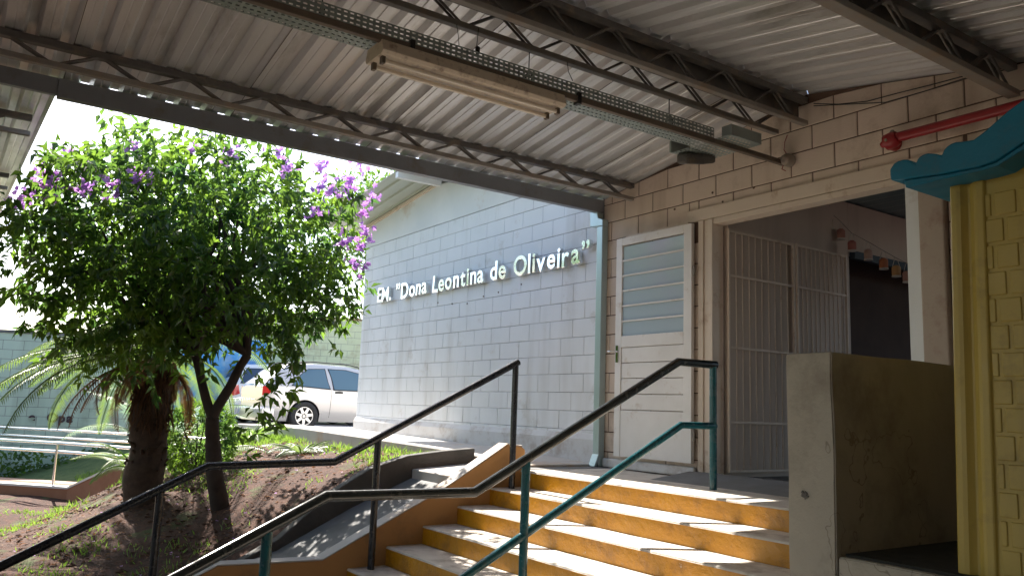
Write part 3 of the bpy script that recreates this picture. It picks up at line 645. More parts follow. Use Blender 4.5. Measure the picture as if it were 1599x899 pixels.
# ---- red hydrant pipe on the wall
rp = thing('red_pipe', 'red fire water pipe with flanged end on the cream wall above the playhouse', 'pipe', (-3.2, D-.11, 2.595))
m = MB(); m.tube([(0, 0, 0), (4.5, 0, 0)], .036, 16); m.build('pipe', red_m, rp)
m = MB(); m.tube([(-.055, 0, -.02), (-.05, 0, -.02), (.01, 0, -.01), (.04, 0, 0)], [.03, .06, .062, .05], 14); m.tube([(-.03, 0, -.02), (-.03, .09, -.02)], .05, 12); m.tube([(-.09, 0, -.03), (-.05, 0, -.02)], [.02, .035], 10); m.build('flange', red_m, rp)
m = MB(); m.tube([(-.02, .03, .02), (-.02, .03, .075)], [.04, .012], 10); m.tube([(-.02, -.065, -.02), (-.02, -.03, -.02)], .012, 8); m.build('valve_cap', steel_mid, rp)

# ---- hanging ornaments in the corridor
ORN = [(-5.15+.12, 7.45, 2.62), (-4.93, 7.5, 2.50), (-4.84, 7.55, 2.37), (-4.68, 7.58, 2.26), (-4.53, 7.6, 2.15), (-4.40, 7.6, 2.06), (-4.29, 7.6, 1.99), (-4.18, 7.6, 1.93)]
ocol = [(.5, .42, .3), (.42, .2, .16), (.42, .16, .13), (.5, .34, .28), (.45, .16, .07), (.5, .28, .12), (.45, .24, .2), (.4, .3, .2)]
olab = ['pale paper lantern, highest of the garland inside the corridor', 'pinkish lantern second from the top of the corridor garland', 'dull red lantern third along the corridor garland', 'pale pink lantern hanging in front of the dark beam end',
        'orange red lantern in the middle of the corridor garland', 'orange lantern with white band low on the garland', 'brownish lantern next to the white jamb', 'tan lantern partly hidden behind the white jamb']
def ornament(p, c, lab):
    t = thing('hanging_lantern', lab, 'lantern', p, random.random(), 'lanterns on the corridor garland'); mt = mat('lantern_paper', c, .7); wm = mat('lantern_trim', (.55, .5, .45), .7)
    m = MB(); m.tube([(0, 0, -.10), (0, 0, -.09), (0, 0, -.02), (0, 0, 0)], [.035, .042, .042, .02], 12); m.build('body', mt, t)
    m = MB(); m.tube([(0, 0, -.115), (0, 0, -.101)], [.044, .044], 12); m.build('rim', wm, t)
    m = MB(); m.tube([(-.035, 0, -.015), (-.01, 0, .075), (.01, 0, .075), (.035, 0, -.015)], .003, 6); m.build('hanger', wm, t)
for p, c, l in zip(ORN, ocol, olab): ornament(p, c, l)
m = MB(); m.tube([(-4.985, 7.4, 2.74)]+[(x, y, z+.078) for x, y, z in ORN]+[(-3.6, 7.6, 1.95), (-2.2, 7.6, 2.2), (-1.21, 7.6, 2.7)], .002, 5); tag(m.build('garland_string', blk), 'thin string sagging across the corridor carrying the lanterns', 'string')

# ------------------------------------------------------------------ playhouse
ph = thing('playhouse', 'yellow plastic playhouse with moulded brick walls and blue scalloped roof', 'playhouse', (-1.67, 3.25, -.022))
def ppt(x, z): return (x+1.67, z+.022)
m = MB()
# corner column with rounded section
def col(x0, x1, y0, zb, zt, rr):
    pts = []; 
    for t in range(7): a = math.pi*t/6; pts.append((x0+(x1-x0)*(1-math.cos(a))/2, y0-rr*math.sin(a)))
    return pts
prof = [(0, .10), (0, .014), (.003, .005), (.010, 0), (.030, -.001), (.046, .002), (.058, .012), (.068, .019), (.076, .020), (.086, .014), (.098, .005), (.112, .001), (.134, .001), (.140, .004), (.145, .013), (.9, .013), (.9, .10)]
n = len(prof); vs = []; zs = [.0, .3, .6, .9, 1.2, 1.53]
for z in zs:
    lean = -.012+.022*z
    for (a, b) in prof: vs.append((a+lean*(1-min(a/.5, 1)) , b, z))
fs = [(i*n+j, i*n+(j+1) % n, (i+1)*n+(j+1) % n, (i+1)*n+j) for i in range(len(zs)-1) for j in range(n)]+[tuple(range(n))[::-1], tuple(range((len(zs)-1)*n, len(zs)*n))]
m.add(vs, fs, False); bevel(m.build('front_wall', yellow_pl, ph), .004, 3)
m = MB(); m.box((.004, .101, 0), (.06, 1.1, 1.5)); bevel(m.build('side_wall', yellow_pl, ph), .01)
m = MB(); m.box((.061, 1.04, 0), (1.9, 1.1, 1.5)); bevel(m.build('back_wall', yellow_pl, ph), .01)
m = MB(); m.box((1.84, .0, 0), (1.9, 1.03, 1.5)); bevel(m.build('side_wall', yellow_pl, ph), .01)
m = MB(); row = 0; z = .02
while z < 1.42:
    x = .150 if row % 2 == 0 else .150
    ws = ([.062, .014+.03] if row % 2 == 0 else [.03, .085]) ; x = .150; k = 0
    while x < .86:
        w_ = ((.066 if row % 2 == 0 else .024) if k == 0 else .078); m.box((x, .008, z), (x+w_, .0175, z+.090)); x += w_+.013; k += 1
    z += .103; row += 1
o = bevel(m.build('moulded_bricks', yellow_pl, ph), .006, 3)
# roof: scalloped outline swept in depth, gable roof sections
top = [(-1.821,1.57),(-1.803,1.591),(-1.785,1.598),(-1.764,1.599),(-1.745,1.595),(-1.731,1.587),(-1.711,1.571),(-1.703,1.586),(-1.694,1.595),(-1.678,1.600),(-1.661,1.601),(-1.629,1.591),(-1.606,1.579),(-1.597,1.598),(-1.585,1.609),(-1.568,1.617),(-1.55,1.619),(-1.52,1.614),(-1.483,1.611),(-1.438,1.635),(-1.364,1.684),(-1.298,1.718),(-1.2,1.79),(-1.08,1.87),(-.95,1.95),(-.82,2.0),(-.75,2.02)]
bot = [(-1.821,1.544),(-1.819,1.522),(-1.763,1.514),(-1.594,1.502),(-1.466,1.500),(-1.402,1.51),(-1.307,1.556),(-1.2,1.62),(-1.08,1.70),(-.95,1.78),(-.75,1.88)]
def roofpoly(mir=False, y=-.13):
    f = lambda x: (-1.5-x) if mir else x
    pl = [(f(x), z) for x, z in top]+[(f(x), z) for x, z in bot[::-1]]
    return [(ppt(x, z)[0], y, ppt(x, z)[1]) for x, z in (pl if mir else pl[::-1])]
for mir in (False, True):
    m = MB(); m.prism(roofpoly(mir), (0, 1.36, 0)); bevel(m.build('roof_slope', blue_pl, ph), .008, 2)
low = [(-1.764,1.512),(-1.758,1.479),(-1.594,1.484),(-1.466,1.484),(-1.402,1.49),(-1.307,1.534),(-1.2,1.60),(-1.2,1.615),(-1.307,1.553),(-1.402,1.507),(-1.466,1.498),(-1.594,1.50)]
m = MB(); m.prism([(ppt(x, z)[0], -.125, ppt(x, z)[1]) for x, z in low], (0, 1.35, 0)); bevel(m.build('eave_lip', blue_pl, ph), .005, 2)
m = MB()
for i, (x, z) in enumerate(top[:-2:3]): m.tube([(ppt(x, z)[0], -.1, ppt(x, z)[1]-.004), (ppt(x, z)[0], 1.2, ppt(x, z)[1]-.004)], .008, 8)
m.build('roof_rib', blue_pl, ph)

# ------------------------------------------------------------------ left: walkway ramp with curb and rails
pth = [(-18.6, -.9, -1.03), (-15.3, 1.85, -1.0), (-13.3, 2.4, -.40), (-12.2, 3.05, -.14), (-11.9, 4.6, -.05)]
def ribbon(m, path, w0, w1, zt, zb):
    vs = []
    for i, p in enumerate(path):
        a = Vector(path[max(i-1, 0)]); b = Vector(path[min(i+1, len(path)-1)]); d = (b-a); d.z = 0; d.normalize(); nrm = Vector((-d.y, d.x, 0)); q = Vector(p)
        vs += [q+nrm*w0+Vector((0, 0, zt)), q+nrm*w1+Vector((0, 0, zt)), q+nrm*w1+Vector((0, 0, zb)), q+nrm*w0+Vector((0, 0, zb))]
    k = len(path); fs = [(i*4+j, (i+1)*4+j, (i+1)*4+(j+1) % 4, i*4+(j+1) % 4) for i in range(k-1) for j in range(4)]+[(0, 1, 2, 3), tuple(range((k-1)*4, k*4))[::-1]]
    m.add(vs, fs)
m = MB(); ribbon(m, pth[:4], .13, 1.1, -.03, -.6); tag(m.build('path', mat('salmon_path', (.46, .27, .18), .8, col2=(.40, .23, .15), nscale=3, bump=.3)), kind='structure')
cu = thing('path_curb', 'brown curb with bright white top along the ramped path', 'curb', (-15.3, 1.85, -1))
CU = Matrix.Translation((15.3, -1.85, 1))
m = MB(); ribbon(m, pth[:4], -.02, .12, -.02, -.75); o = m.build('curb_face', brown_curb, cu); o.matrix_parent_inverse = CU
m = MB(); ribbon(m, pth[:4], -.03, .125, .015, -.018); o = m.build('curb_top', white_cap, cu); o.matrix_parent_inverse = CU
def prail(lab, path, hs, posts, off):
    t = thing('ramp_handrail', lab, 'handrail', path[0], 0, 'steel handrails along the ramped path'); I = Matrix.Translation(-Vector(path[0]))
    for h in hs:
        m = MB(); m.tube([(x, y, z+h) for x, y, z in path], .024, 10); o = m.build('rail_pipe', soil_steel, t); o.matrix_parent_inverse = I
    for (x, y, z) in posts:
        m = MB(); m.tube([(x, y, z), (x, y, z+hs[0])], .022, 8); o = m.build('post', soil_steel, t); o.matrix_parent_inverse = I
prail('near double pipe steel handrail with a post on the white topped curb', [(-19.3, -1.3, -1.0), (-15.55, 1.75, -1.0), (-13.4, 3.05, -1.0)], (.70, .56), [(-15.63, 1.66, -1.02), (-18.3, -.5, -1.02)], 0)
prail('far double pipe steel handrail behind the nearer one on the ramped path', [(-20.4, -.6, -1.0), (-16.4, 2.5, -1.0), (-14.0, 4.1, -1.0)], (.84, .70), [(-14.6, 3.7, -1.02), (-18.6, .8, -1.02)], 0)

# ------------------------------------------------------------------ boundary walls
bw_m = mat('shaded_green_wall', (.55, .68, .58), .85, col2=(.44, .58, .50), streak=((.2, .26, .2), 1.5, .6), nscale=.8, bump=.3, bscale=20, dirt=(.26, .32, .24), dscale=.7, damt=.3)  # cool tone of the shaded stretch is put into the green
bw2_m = mat('stained_lit_green_wall', (.60, .64, .42), .85, col2=(.52, .56, .36), nscale=1.2, bump=.3, bscale=20, dirt=(.30, .22, .14), dscale=.9, damt=.5)  # yellow cast of the light put into this green; brown blotches are stains
def wall_between(name, lab, a, b, zb, zt, th, mt, capm):
    a = Vector(a+(0,)); b = Vector(b+(0,)); d = (b-a); Lx = d.length; t = thing(name, lab, 'wall', (a.x, a.y, zb), math.atan2(d.y, d.x))
    m = MB(); hh = zt-zb; m.box((0, .006, 0), (Lx, th, hh)); m.build('mortar_bed', cement, t)
    m = MB(); r = 0; z = 0
    while z < hh-.02:
        x = -.2*(r % 2)
        while x < Lx:
            xa, xb = max(x, 0), min(x+.4, Lx)
            if xb-xa > .03: m.box((xa+.004, random.uniform(0, .003), z+.004), (xb-.004, .02, min(z+.2, hh)-.004))
            x += .4
        z += .2; r += 1
    m.build('blocks', mt, t)
    m = MB(); m.box((-.01, -.03, hh), (Lx+.01, th+.03, hh+.06)); m.build('coping', capm, t); return t
wt = wall_between('boundary_wall', 'pale green stained block wall behind the ramped path at far left', (-22.5, -6.0), (-19.7, 4.1), -1.4, 1.76, .2, bw_m, cement)
wall_between('boundary_wall', 'tall yellow green stained block wall behind the parked cars', (-25.5, 4.2), (-22.3, 14.5), -.3, 3.05, .2, bw2_m, mat('brown_coping', (.3, .17, .12), .9))
m = MB(); bl = thing('painted_panel', 'bright blue painted panel on the wall between the tree trunks', 'mural', (-22.4, 4.9, 0), math.atan2(3.2, -1.6)-math.pi/2-.25)
m.box((0, 0, 0), (.05, 2.6, 2.15)); o = m.build('panel', mat('patchy_blue_paint', (.02, .20, .55), .6, col2=(.10, .36, .62), nscale=1.3, namt=.9, dirt=(.42, .50, .48), dscale=1.2, damt=.6), bl)
# writing left on the green wall: e   Opa
wr = thing('wall_writing', 'faded dark painted characters on the pale green wall', 'writing', (0, 0, 0))
def wtext(ch, pos, size, ang):
    cu_ = bpy.data.curves.new('character', 'FONT'); cu_.body = ch; cu_.size = size; cu_.offset = .012; cu_.extrude = .004
    ob = bpy.data.objects.new('tmp', cu_); COL.objects.link(ob); dg = bpy.context.evaluated_depsgraph_get(); me = bpy.data.meshes.new_from_object(ob.evaluated_get(dg)); bpy.data.objects.remove(ob)
    me.materials.clear(); me.materials.append(mat('faded_black_paint', (.07, .05, .06), .8)); o = bpy.data.objects.new('character', me); COL.objects.link(o); o.parent = wr
    o.matrix_local = Matrix.Translation(pos)@Matrix.Rotation(ang, 4, 'Z')@Matrix.Rotation(R(90), 4, 'X')
ang = math.atan2(10.1, 2.8)
dirv = Vector((2.8, 10.1, 0)).normalized(); nv = Vector((dirv.y, -dirv.x, 0))
for ch, s_ in (('e', 7.85), ('O', 8.2), ('p', 8.42), ('a', 8.58)):
    q = Vector((-22.5, -6.0, -.1))+dirv*s_+nv*.012; wtext(ch, q, .26, ang)

# ------------------------------------------------------------------ cars
car_white = mat('silver_white_car_paint', (.62, .60, .58), .25, metal=.25, coat=.8)
car_white2 = mat('white_car_paint', (.70, .72, .74), .25, coat=.8)
tyre_m = mat('tyre_rubber', (.025, .025, .027), .8, bump=.1)
rim_m = mat('alloy_rim', (.55, .54, .53), .3, metal=.8)
cglass = mat('tinted_car_glass', (.035, .06, .10), .06, spec=.9)
cglass2 = mat('clear_car_glass', (.10, .17, .22), .06, spec=.9)
tail_m = mat('red_tail_lamp', (.55, .012, .02), .15, coat=1)
under_m = mat('underbody_black', (.02, .02, .02), .8)
def lerp(tab, x):
    if x <= tab[0][0]: return tab[0][1]
    for (a, b), (c, d) in zip(tab, tab[1:]):
        if x <= c: t = (x-a)/(c-a); t2 = t*t*(3-2*t)*.5+t*.5; return b+(d-b)*t2
    return tab[-1][1]
def make_car(name, label, loc, rz, Lc, top, belt, paint, gls, wheels, windows, seams, handles, rails, tail, bump_z=.35, W=.84, rearglass=None):
    t = thing(name, label, 'car', loc, rz, 'cars parked in the yard')
    def hw(x, z):
        w = W-.10*max(0, 1-x/.35)**2-.16*max(0, 1-(Lc-x)/.8)**2
        bz = lerp(belt, x)
        if z > bz: w -= .30*(z-bz)/.55+.06*((z-bz)/.55)**2
        else: w -= .05*((bz-z)/.6)**2
        if z < .38: w -= .05*((.38-z)/.2)
        return max(w, .3)
    def bot(x):
        b = .20
        for wx in wheels:
            d = abs(x-wx); rr = .36
            if d < rr: b = max(b, .31+math.sqrt(rr*rr-d*d))
        return b
    xs = sorted(set([round(.0+Lc*i/90, 3) for i in range(91)]+[wx+s*d for wx in wheels for s in (-1, 1) for d in (.362, .355, .34, .31)]))
    NZ = 18; V = []; F = []
    for x in xs:
        tz = lerp(top, x); bz = lerp(belt, x); b = bot(x); col_ = []
        bz_ = min(bz, tz-.03)
        for k in range(NZ):
            f = k/(NZ-1)
            if f <= .55: z = b+(bz_-b)*(f/.55)
            else: z = bz_+(tz-.03-bz_)*((f-.55)/.45)
            col_.append((x, hw(x, z), z))
        wt_ = hw(x, tz-.03)
        col_ += [(x, wt_-.05, tz-.008), (x, wt_*.55, tz+.012), (x, 0, tz+.02)]
        full_ = col_+[(a, -b_, c) for a, b_, c in col_[:-1][::-1]]
        V += full_
    n = len(full_)
    for i in range(len(xs)-1):
        for j in range(n-1): F.append((i*n+j, i*n+j+1, (i+1)*n+j+1, (i+1)*n+j))
    F += [tuple(range(n)), tuple(range((len(xs)-1)*n, len(xs)*n))[::-1]]
    m = MB(); m.add(V, F, True); body = m.build('body', paint, t)
    es = body.modifiers.new('es', 'EDGE_SPLIT'); es.split_angle = R(38)
    m = MB(); m.box((.15, -W+.12, .2), (Lc-.2, W-.12, .62)); m.build('underbody', under_m, t)
    def patch(poly, mt, nm, off=.006, par=t, sides=(1, -1), grid=.05):
        for s in sides:
            xa, xb = min(p[0] for p in poly), max(p[0] for p in poly)
            # vertical strips following the body surface
            m = MB(); K = max(6, int((xb-xa)/grid)); rows = 6
            def span(x):
                zs = []
                for (p, q) in zip(poly, poly[1:]+poly[:1]):
                    if (p[0]-x)*(q[0]-x) <= 0 and p[0] != q[0]: zs.append(p[1]+(q[1]-p[1])*(x-p[0])/(q[0]-p[0]))
                return (min(zs), max(zs)) if zs else None
            vs = []; 
            for i in range(K+1):
                x = xa+(xb-xa)*min(max(i/K, .0005), .9995); a = span(x) or (0, 0)
                for r_ in range(rows+1): z = a[0]+(a[1]-a[0])*r_/rows; vs.append((x, s*(hw(x, z)+off), z))
            vs2 = [(a, b-s*(off+.03), c) for a, b, c in vs]; kk = len(vs)
            fs = [(i*(rows+1)+r_, (i+1)*(rows+1)+r_, (i+1)*(rows+1)+r_+1, i*(rows+1)+r_+1) for i in range(K) for r_ in range(rows)]
            for i in range(K):
                for r_ in (0, rows): a = i*(rows+1)+r_; b = a+rows+1; fs.append((a, b, b+kk, a+kk))
            for r_ in range(rows):
                for i in (0, K): a = i*(rows+1)+r_; fs.append((a, a+1, a+1+kk, a+kk))
            m.add(vs+vs2, fs, True); o = m.build(nm, mt, par); e_ = o.modifiers.new('es', 'EDGE_SPLIT'); e_.split_angle = R(40)
    for poly in windows:
        cx = sum(p[0] for p in poly)/len(poly); cz = sum(p[1] for p in poly)/len(poly)
        patch([(cx+(x-cx)*1.06, cz+(z-cz)*1.09) for x, z in poly], blk, 'window_seal', .003)
        patch(poly, gls, 'side_window', .007)
    for poly in seams: patch(poly, blk, 'door_seam', .0015)
    for poly in handles: patch(poly, blk, 'door_handle', .02)
    for poly in tail: patch(poly, tail_m, 'tail_light', .012)
    # rear bumper
    m = MB(); bz = bump_z
    pr = [(-.07, -W+.14), (-.10, -W*.5), (-.11, 0), (-.10, W*.5), (-.07, W-.14), (.0, W-.03), (.25, W+.005)]
    pr = [(.25, -W-.005), (.0, -W+.03)]+pr
    vs = [];  zs_ = [bz-.13, bz-.08, bz+.10, bz+.15]; ins = [.04, 0, 0, .05]
    for z, i_ in zip(zs_, ins): vs += [(x+i_, y*(1-i_*.3), z) for x, y in pr]
    k = len(pr); fs = [(i*k+j, i*k+j+1, (i+1)*k+j+1, (i+1)*k+j) for i in range(3) for j in range(k-1)]+[(3*k+j, 3*k+j+1, 3*k+k-1-j-1 if False else 3*k+j+1) for j in range(0)]
    fs += [tuple(range(3*k, 4*k)), tuple(range(k))[::-1]]
    m.add(vs, fs, True); o = m.build('rear_bumper', paint, t); e_ = o.modifiers.new('es', 'EDGE_SPLIT'); e_.split_angle = R(40)
    # rear window and rear plate
    zb, zt = lerp(belt, .3)+.02, lerp(top, .45)-.12
    def rx(z):
        for i in range(200):
            if lerp(top, i*.01) >= z+.02: return i*.01
        return .3
    m = MB(); vs = []
    for i in range(7):
        z = zb+(zt-zb)*i/6; x = rx(z)
        for j in range(7): y = (-.5+j/6)*2*(hw(.4, z)-.16); vs.append((x-.035+.03*abs(y), y, z+.0))
    m.add(vs, [(i*7+j, i*7+j+1, (i+1)*7+j+1, (i+1)*7+j) for i in range(6) for j in range(6)], True); m.build('rear_window', gls, t)
    if rails:
        for s in (1, -1):
            x0, x1 = rails; m = MB(); yy = hw(x0, lerp(top, x0))-.10
            m.tube([(x0-.05, s*yy, lerp(top, x0)+.0)]+[(x0+(x1-x0)*i/8, s*yy, lerp(top, x0+(x1-x0)*i/8)+.045) for i in range(9)]+[(x1+.05, s*yy, lerp(top, x1))], .013, 8); m.build('roof_rail', blk, t)
    for wx in wheels:
        for s in (1, -1):
            yw = s*(W-.10); ty = MB(); prof_ = [(.20, -.09), (.25, -.10), (.300, -.098), (.315, -.07), (.318, 0), (.315, .07), (.300, .098), (.25, .10), (.20, .09)]
            nseg = 36; vs = []
            for i in range(nseg):
                a = 2*math.pi*i/nseg
                for r_, o_ in prof_: vs.append((wx+r_*math.cos(a), yw+o_, .318+r_*math.sin(a)))
            k = len(prof_); ty.add(vs, [(i*k+j, i*k+(j+1) % k, ((i+1) % nseg)*k+(j+1) % k, ((i+1) % nseg)*k+j) for i in range(nseg) for j in range(k)], True)
            w = ty.build('tyre', tyre_m, t)
            rm = MB(); ya_ = yw+s*.075
            rm.tube([(wx, ya_-s*.05, .318), (wx, ya_, .318)], .045, 12)
            vs = []
            for i in range(nseg):
                a = 2*math.pi*i/nseg
                for r_, o_ in ((.205, .085), (.185, .085), (.18, .03), (.205, .03)): vs.append((wx+r_*math.cos(a), yw+s*o_, .318+r_*math.sin(a)))
            rm.add(vs, [(i*4+j, i*4+(j+1) % 4, ((i+1) % nseg)*4+(j+1) % 4, ((i+1) % nseg)*4+j) for i in range(nseg) for j in range(4)])
            for i in range(7):
                a = 2*math.pi*i/7+.2; ca, sa = math.cos(a), math.sin(a)
                q = []
                for r_, h_ in ((.03, .034), (.19, .026)):
                    for sg in (-1, 1): q.append((wx+r_*ca-sg*h_*sa, .318+r_*sa+sg*h_*ca))
                y1_, y2_ = ya_, ya_-s*.03
                rm.add([(q[0][0], y1_, q[0][1]), (q[1][0], y1_, q[1][1]), (q[3][0], y1_, q[3][1]), (q[2][0], y1_, q[2][1]), (q[0][0], y2_, q[0][1]), (q[1][0], y2_, q[1][1]), (q[3][0], y2_, q[3][1]), (q[2][0], y2_, q[2][1])], [(0, 1, 2, 3), (0, 4, 5, 1), (1, 5, 6, 2), (2, 6, 7, 3), (3, 7, 4, 0)])
            rm.build('rim', rim_m, w)
            m = MB(); m.tube([(wx, yw-s*.02, .318), (wx, yw+s*.02, .318)], .19, 24); m.build('brake_disc', under_m, w)
    return t
# local x = from rear bumper forwards; heading +y => rz = 90 deg
make_car('parked_car', 'silver white estate car with roof rails and seven-spoke wheel, nearest the school wall', (-18.15, 5.58, -.115), R(90), 4.2,
         [(0, .92), (.04, 1.0), (.12, 1.06), (.42, 1.34), (.62, 1.43), (1.2, 1.475), (2.0, 1.46), (2.5, 1.38), (3.05, 1.02), (3.9, .84), (4.2, .62)],
         [(0, .95), (1.0, .93), (2.4, .87), (4.2, .62)], car_white, cglass2, (.93, 3.42),
         [[(.62, .98), (.86, 1.22), (1.02, 1.335), (1.44, 1.36), (1.47, .93)], [(1.56, .92), (1.53, 1.36), (1.95, 1.36), (2.35, 1.28), (2.62, .92)]],
         [[(1.505, .30), (1.515, .30), (1.525, .9), (1.515, .9)], [(2.72, .3), (2.73, .3), (2.75, .9), (2.74, .9)]],
         [[(1.60, .83), (1.60, .875), (1.68, .885), (1.78, .875), (1.78, .83)]], (.85, 2.3), [[(.0, .74), (.0, .93), (.16, .97), (.22, .90), (.12, .76)]])
make_car('parked_car', 'white wagon with dark tinted rear side glass and red tail light, behind the branch', (-22.6, 6.05, -.115), R(90), 4.5,
         [(0, .98), (.05, 1.06), (.12, 1.1), (.38, 1.50), (.5, 1.56), (1.4, 1.60), (2.2, 1.57), (2.6, 1.50), (3.25, 1.1), (4.2, .9), (4.5, .7)],
         [(0, 1.03), (1.2, 1.02), (2.6, .96), (4.5, .7)], car_white2, cglass, (.95, 3.6),
         [[(.36, 1.06), (.56, 1.44), (1.30, 1.47), (1.36, 1.05)], [(1.44, 1.05), (1.40, 1.47), (2.2, 1.46), (2.24, 1.0)]],
         [[(1.40, .3), (1.41, .3), (1.42, 1.0), (1.41, 1.0)]], [], (1.0, 2.4), [[(-.0, .74), (-.0, 1.0), (.30, 1.0), (.34, .78), (.2, .72)]])
dcar = make_car('parked_car', 'dark blue car mostly hidden behind the bush between the trunks', (-23.5, 4.95, -.115), R(90), 4.2,
         [(0, .92), (.04, 1.0), (.12, 1.06), (.42, 1.34), (.62, 1.40), (1.2, 1.43), (2.0, 1.42), (2.5, 1.34), (3.05, 1.02), (3.9, .84), (4.2, .62)],
         [(0, .95), (1.0, .93), (2.4, .87), (4.2, .62)], mat('dark_blue_car_paint', (.02, .03, .07), .25, coat=.8), cglass, (.93, 3.42), [], [], [], None, []) if False else None

# ------------------------------------------------------------------ vegetation
def leaf(m, p, d, nrm, L_, w, fold=.25, curl=.3):
    """one lance-shaped leaf: 6 vertices folded along the midrib"""
    d = d.normalized(); s = d.cross(nrm)
    if s.length < .01: s = Vector((1, 0, 0))
    s.normalize(); u = s.cross(d)
    c = p+d*L_*.45-u*L_*.02; t = p+d*L_-u*L_*curl*.35; b = p
    l1 = p+d*L_*.40+s*w*.5+u*w*fold; r1 = p+d*L_*.40-s*w*.5+u*w*fold
    m.add([b, l1, t, r1, c], [(0, 4, 1), (1, 4, 2), (0, 3, 4), (3, 2, 4)], False)
def rndunit():
    while True:
        v = Vector((random.uniform(-1, 1), random.uniform(-1, 1), random.uniform(-1, 1)))
        if .05 < v.length < 1: return v.normalized()
leafA = leafmat('tree_leaf', (.024, .057, .017), (.068, .120, .022), .24, .48, 2.5)
leafB = leafmat('palm_leaflet', (.06, .11, .03), (.10, .15, .045), .38, .3, 4)
leafC = leafmat('bright_fern_leaf', (.07, .13, .025), (.11, .18, .04), .4, .4, 8)
leafD = leafmat('pale_blue_frond', (.08, .13, .09), (.13, .18, .12), .35, .35, 4)
leafY = leafmat('dry_frond', (.13, .07, .035), (.21, .12, .06), .8, .15, 5)
leafF = leafmat('brown_fibre', (.09, .05, .028), (.15, .085, .045), .9, .1, 9)
petal = leafmat('purple_petal', (.33, .18, .42), (.48, .28, .50), .6, .25, 7)
bark = mat('rough_bark', (.075, .055, .045), .95, col2=(.045, .035, .03), nscale=9, bump=1, bscale=22)
palmbark = mat('fibrous_palm_bark', (.10, .065, .045), .95, col2=(.05, .035, .028), nscale=12, bump=1, bscale=30)

# flowering tree
tree = thing('flowering_tree', 'round leafy tree with purple flowers on a forked slender trunk', 'tree', (-9.0, 2.5, -.6))
TB = Vector((-9.0, 2.5, -.6))
def T3(x, y, z): return Vector((x, y, z))-TB
m = MB()
fork = Vector((-8.87, 2.34, .33)); 
base = Vector((-8.98, 2.55, -.75))
def bent(a, b, n, amp): 
    pts = []
    for i in range(n+1):
        t = i/n; p = a.lerp(b, t); w = math.sin(math.pi*t)*amp
        pts.append(p+Vector((noise.noise(p*2+Vector((3, 1, 0))), noise.noise(p*2+Vector((0, 5, 2))), 0))*w)
    return pts
def addtube(a, b, r0, r1, n=7, amp=.08, sides=8):
    pts = bent(a, b, n, amp); m.tube([p-TB for p in pts], [r0+(r1-r0)*i/n for i in range(n+1)], sides, cap=True)
    return pts
addtube(base, fork, .105, .068, 8, .1, 10)
l1 = Vector((-8.95, 2.14, .95)); l2 = Vector((-8.75, 2.62, 1.0))
addtube(fork, l1, .05, .042, 6, .06); addtube(fork, l2, .055, .045, 6, .06)
CC = Vector((-9.05, 2.06, 2.0)); RX, RY, RZ = 1.6, 1.76, 1.30
limbs = []
for k in range(26):
    st_ = l1 if k % 2 else l2; d = rndunit(); d.z = abs(d.z)*.9-.15
    e = CC+Vector((d.x*RX*.8, d.y*RY*.8, d.z*RZ*.8)); pts = addtube(st_, e, .036, .008, 7, .2, 6); limbs.append(pts)
m.build('trunk', bark, tree)
m = MB(); tips = []
for k in range(3700):
    d = rndunit(); rr = random.random()**.38
    rr *= 1.02+.22*noise.noise(d*2.2)+.20*noise.noise(d*5+Vector((4, 4, 4)))
    p = CC+Vector((d.x*RX*rr, d.y*RY*rr, d.z*RZ*rr))
    if p.z < 1.05 and random.random() < .35: continue
    if p.z < 1.22 and p.y > 2.15 and random.random() < .8: continue
    if p.x > -6.95 and p.z > 2.4: continue
    if noise.noise(p*1.9+Vector((7, 2, 5))) < -.23: continue
    tips.append((p, d))
# hanging branches at the lower right
for bx in range(4):
    a = Vector((-8.4+.25*random.uniform(-1, 1), 2.6+.4*random.random(), 1.25)); e = Vector((-7.9+.2*random.uniform(-1, 1), 2.25+.45*random.random(), random.uniform(-.05, .45)))
    for i in range(9):
        t = i/8; q = a.lerp(e, t)+Vector((.3*math.sin(t*2.4), .1*math.sin(t*3), .12*math.sin(math.pi*t)))
        tips.append((q, Vector((.4, .2, -.8))))
for (p, d) in tips:
    ax = (d+rndunit()*.8+Vector((0, 0, .15))).normalized(); n_l = random.randint(5, 8)
    tl = random.uniform(.10, .2)
    for i in range(n_l):
        q = p+ax*tl*(i/n_l-.3); dd = (rndunit()+ax*.35+Vector((0, 0, -.55))).normalized()
        leaf(m, q-TB, dd, rndunit()+Vector((0, 0, 1.2)), random.uniform(.10, .155), random.uniform(.042, .06))
m.build('crown', leafA, tree)
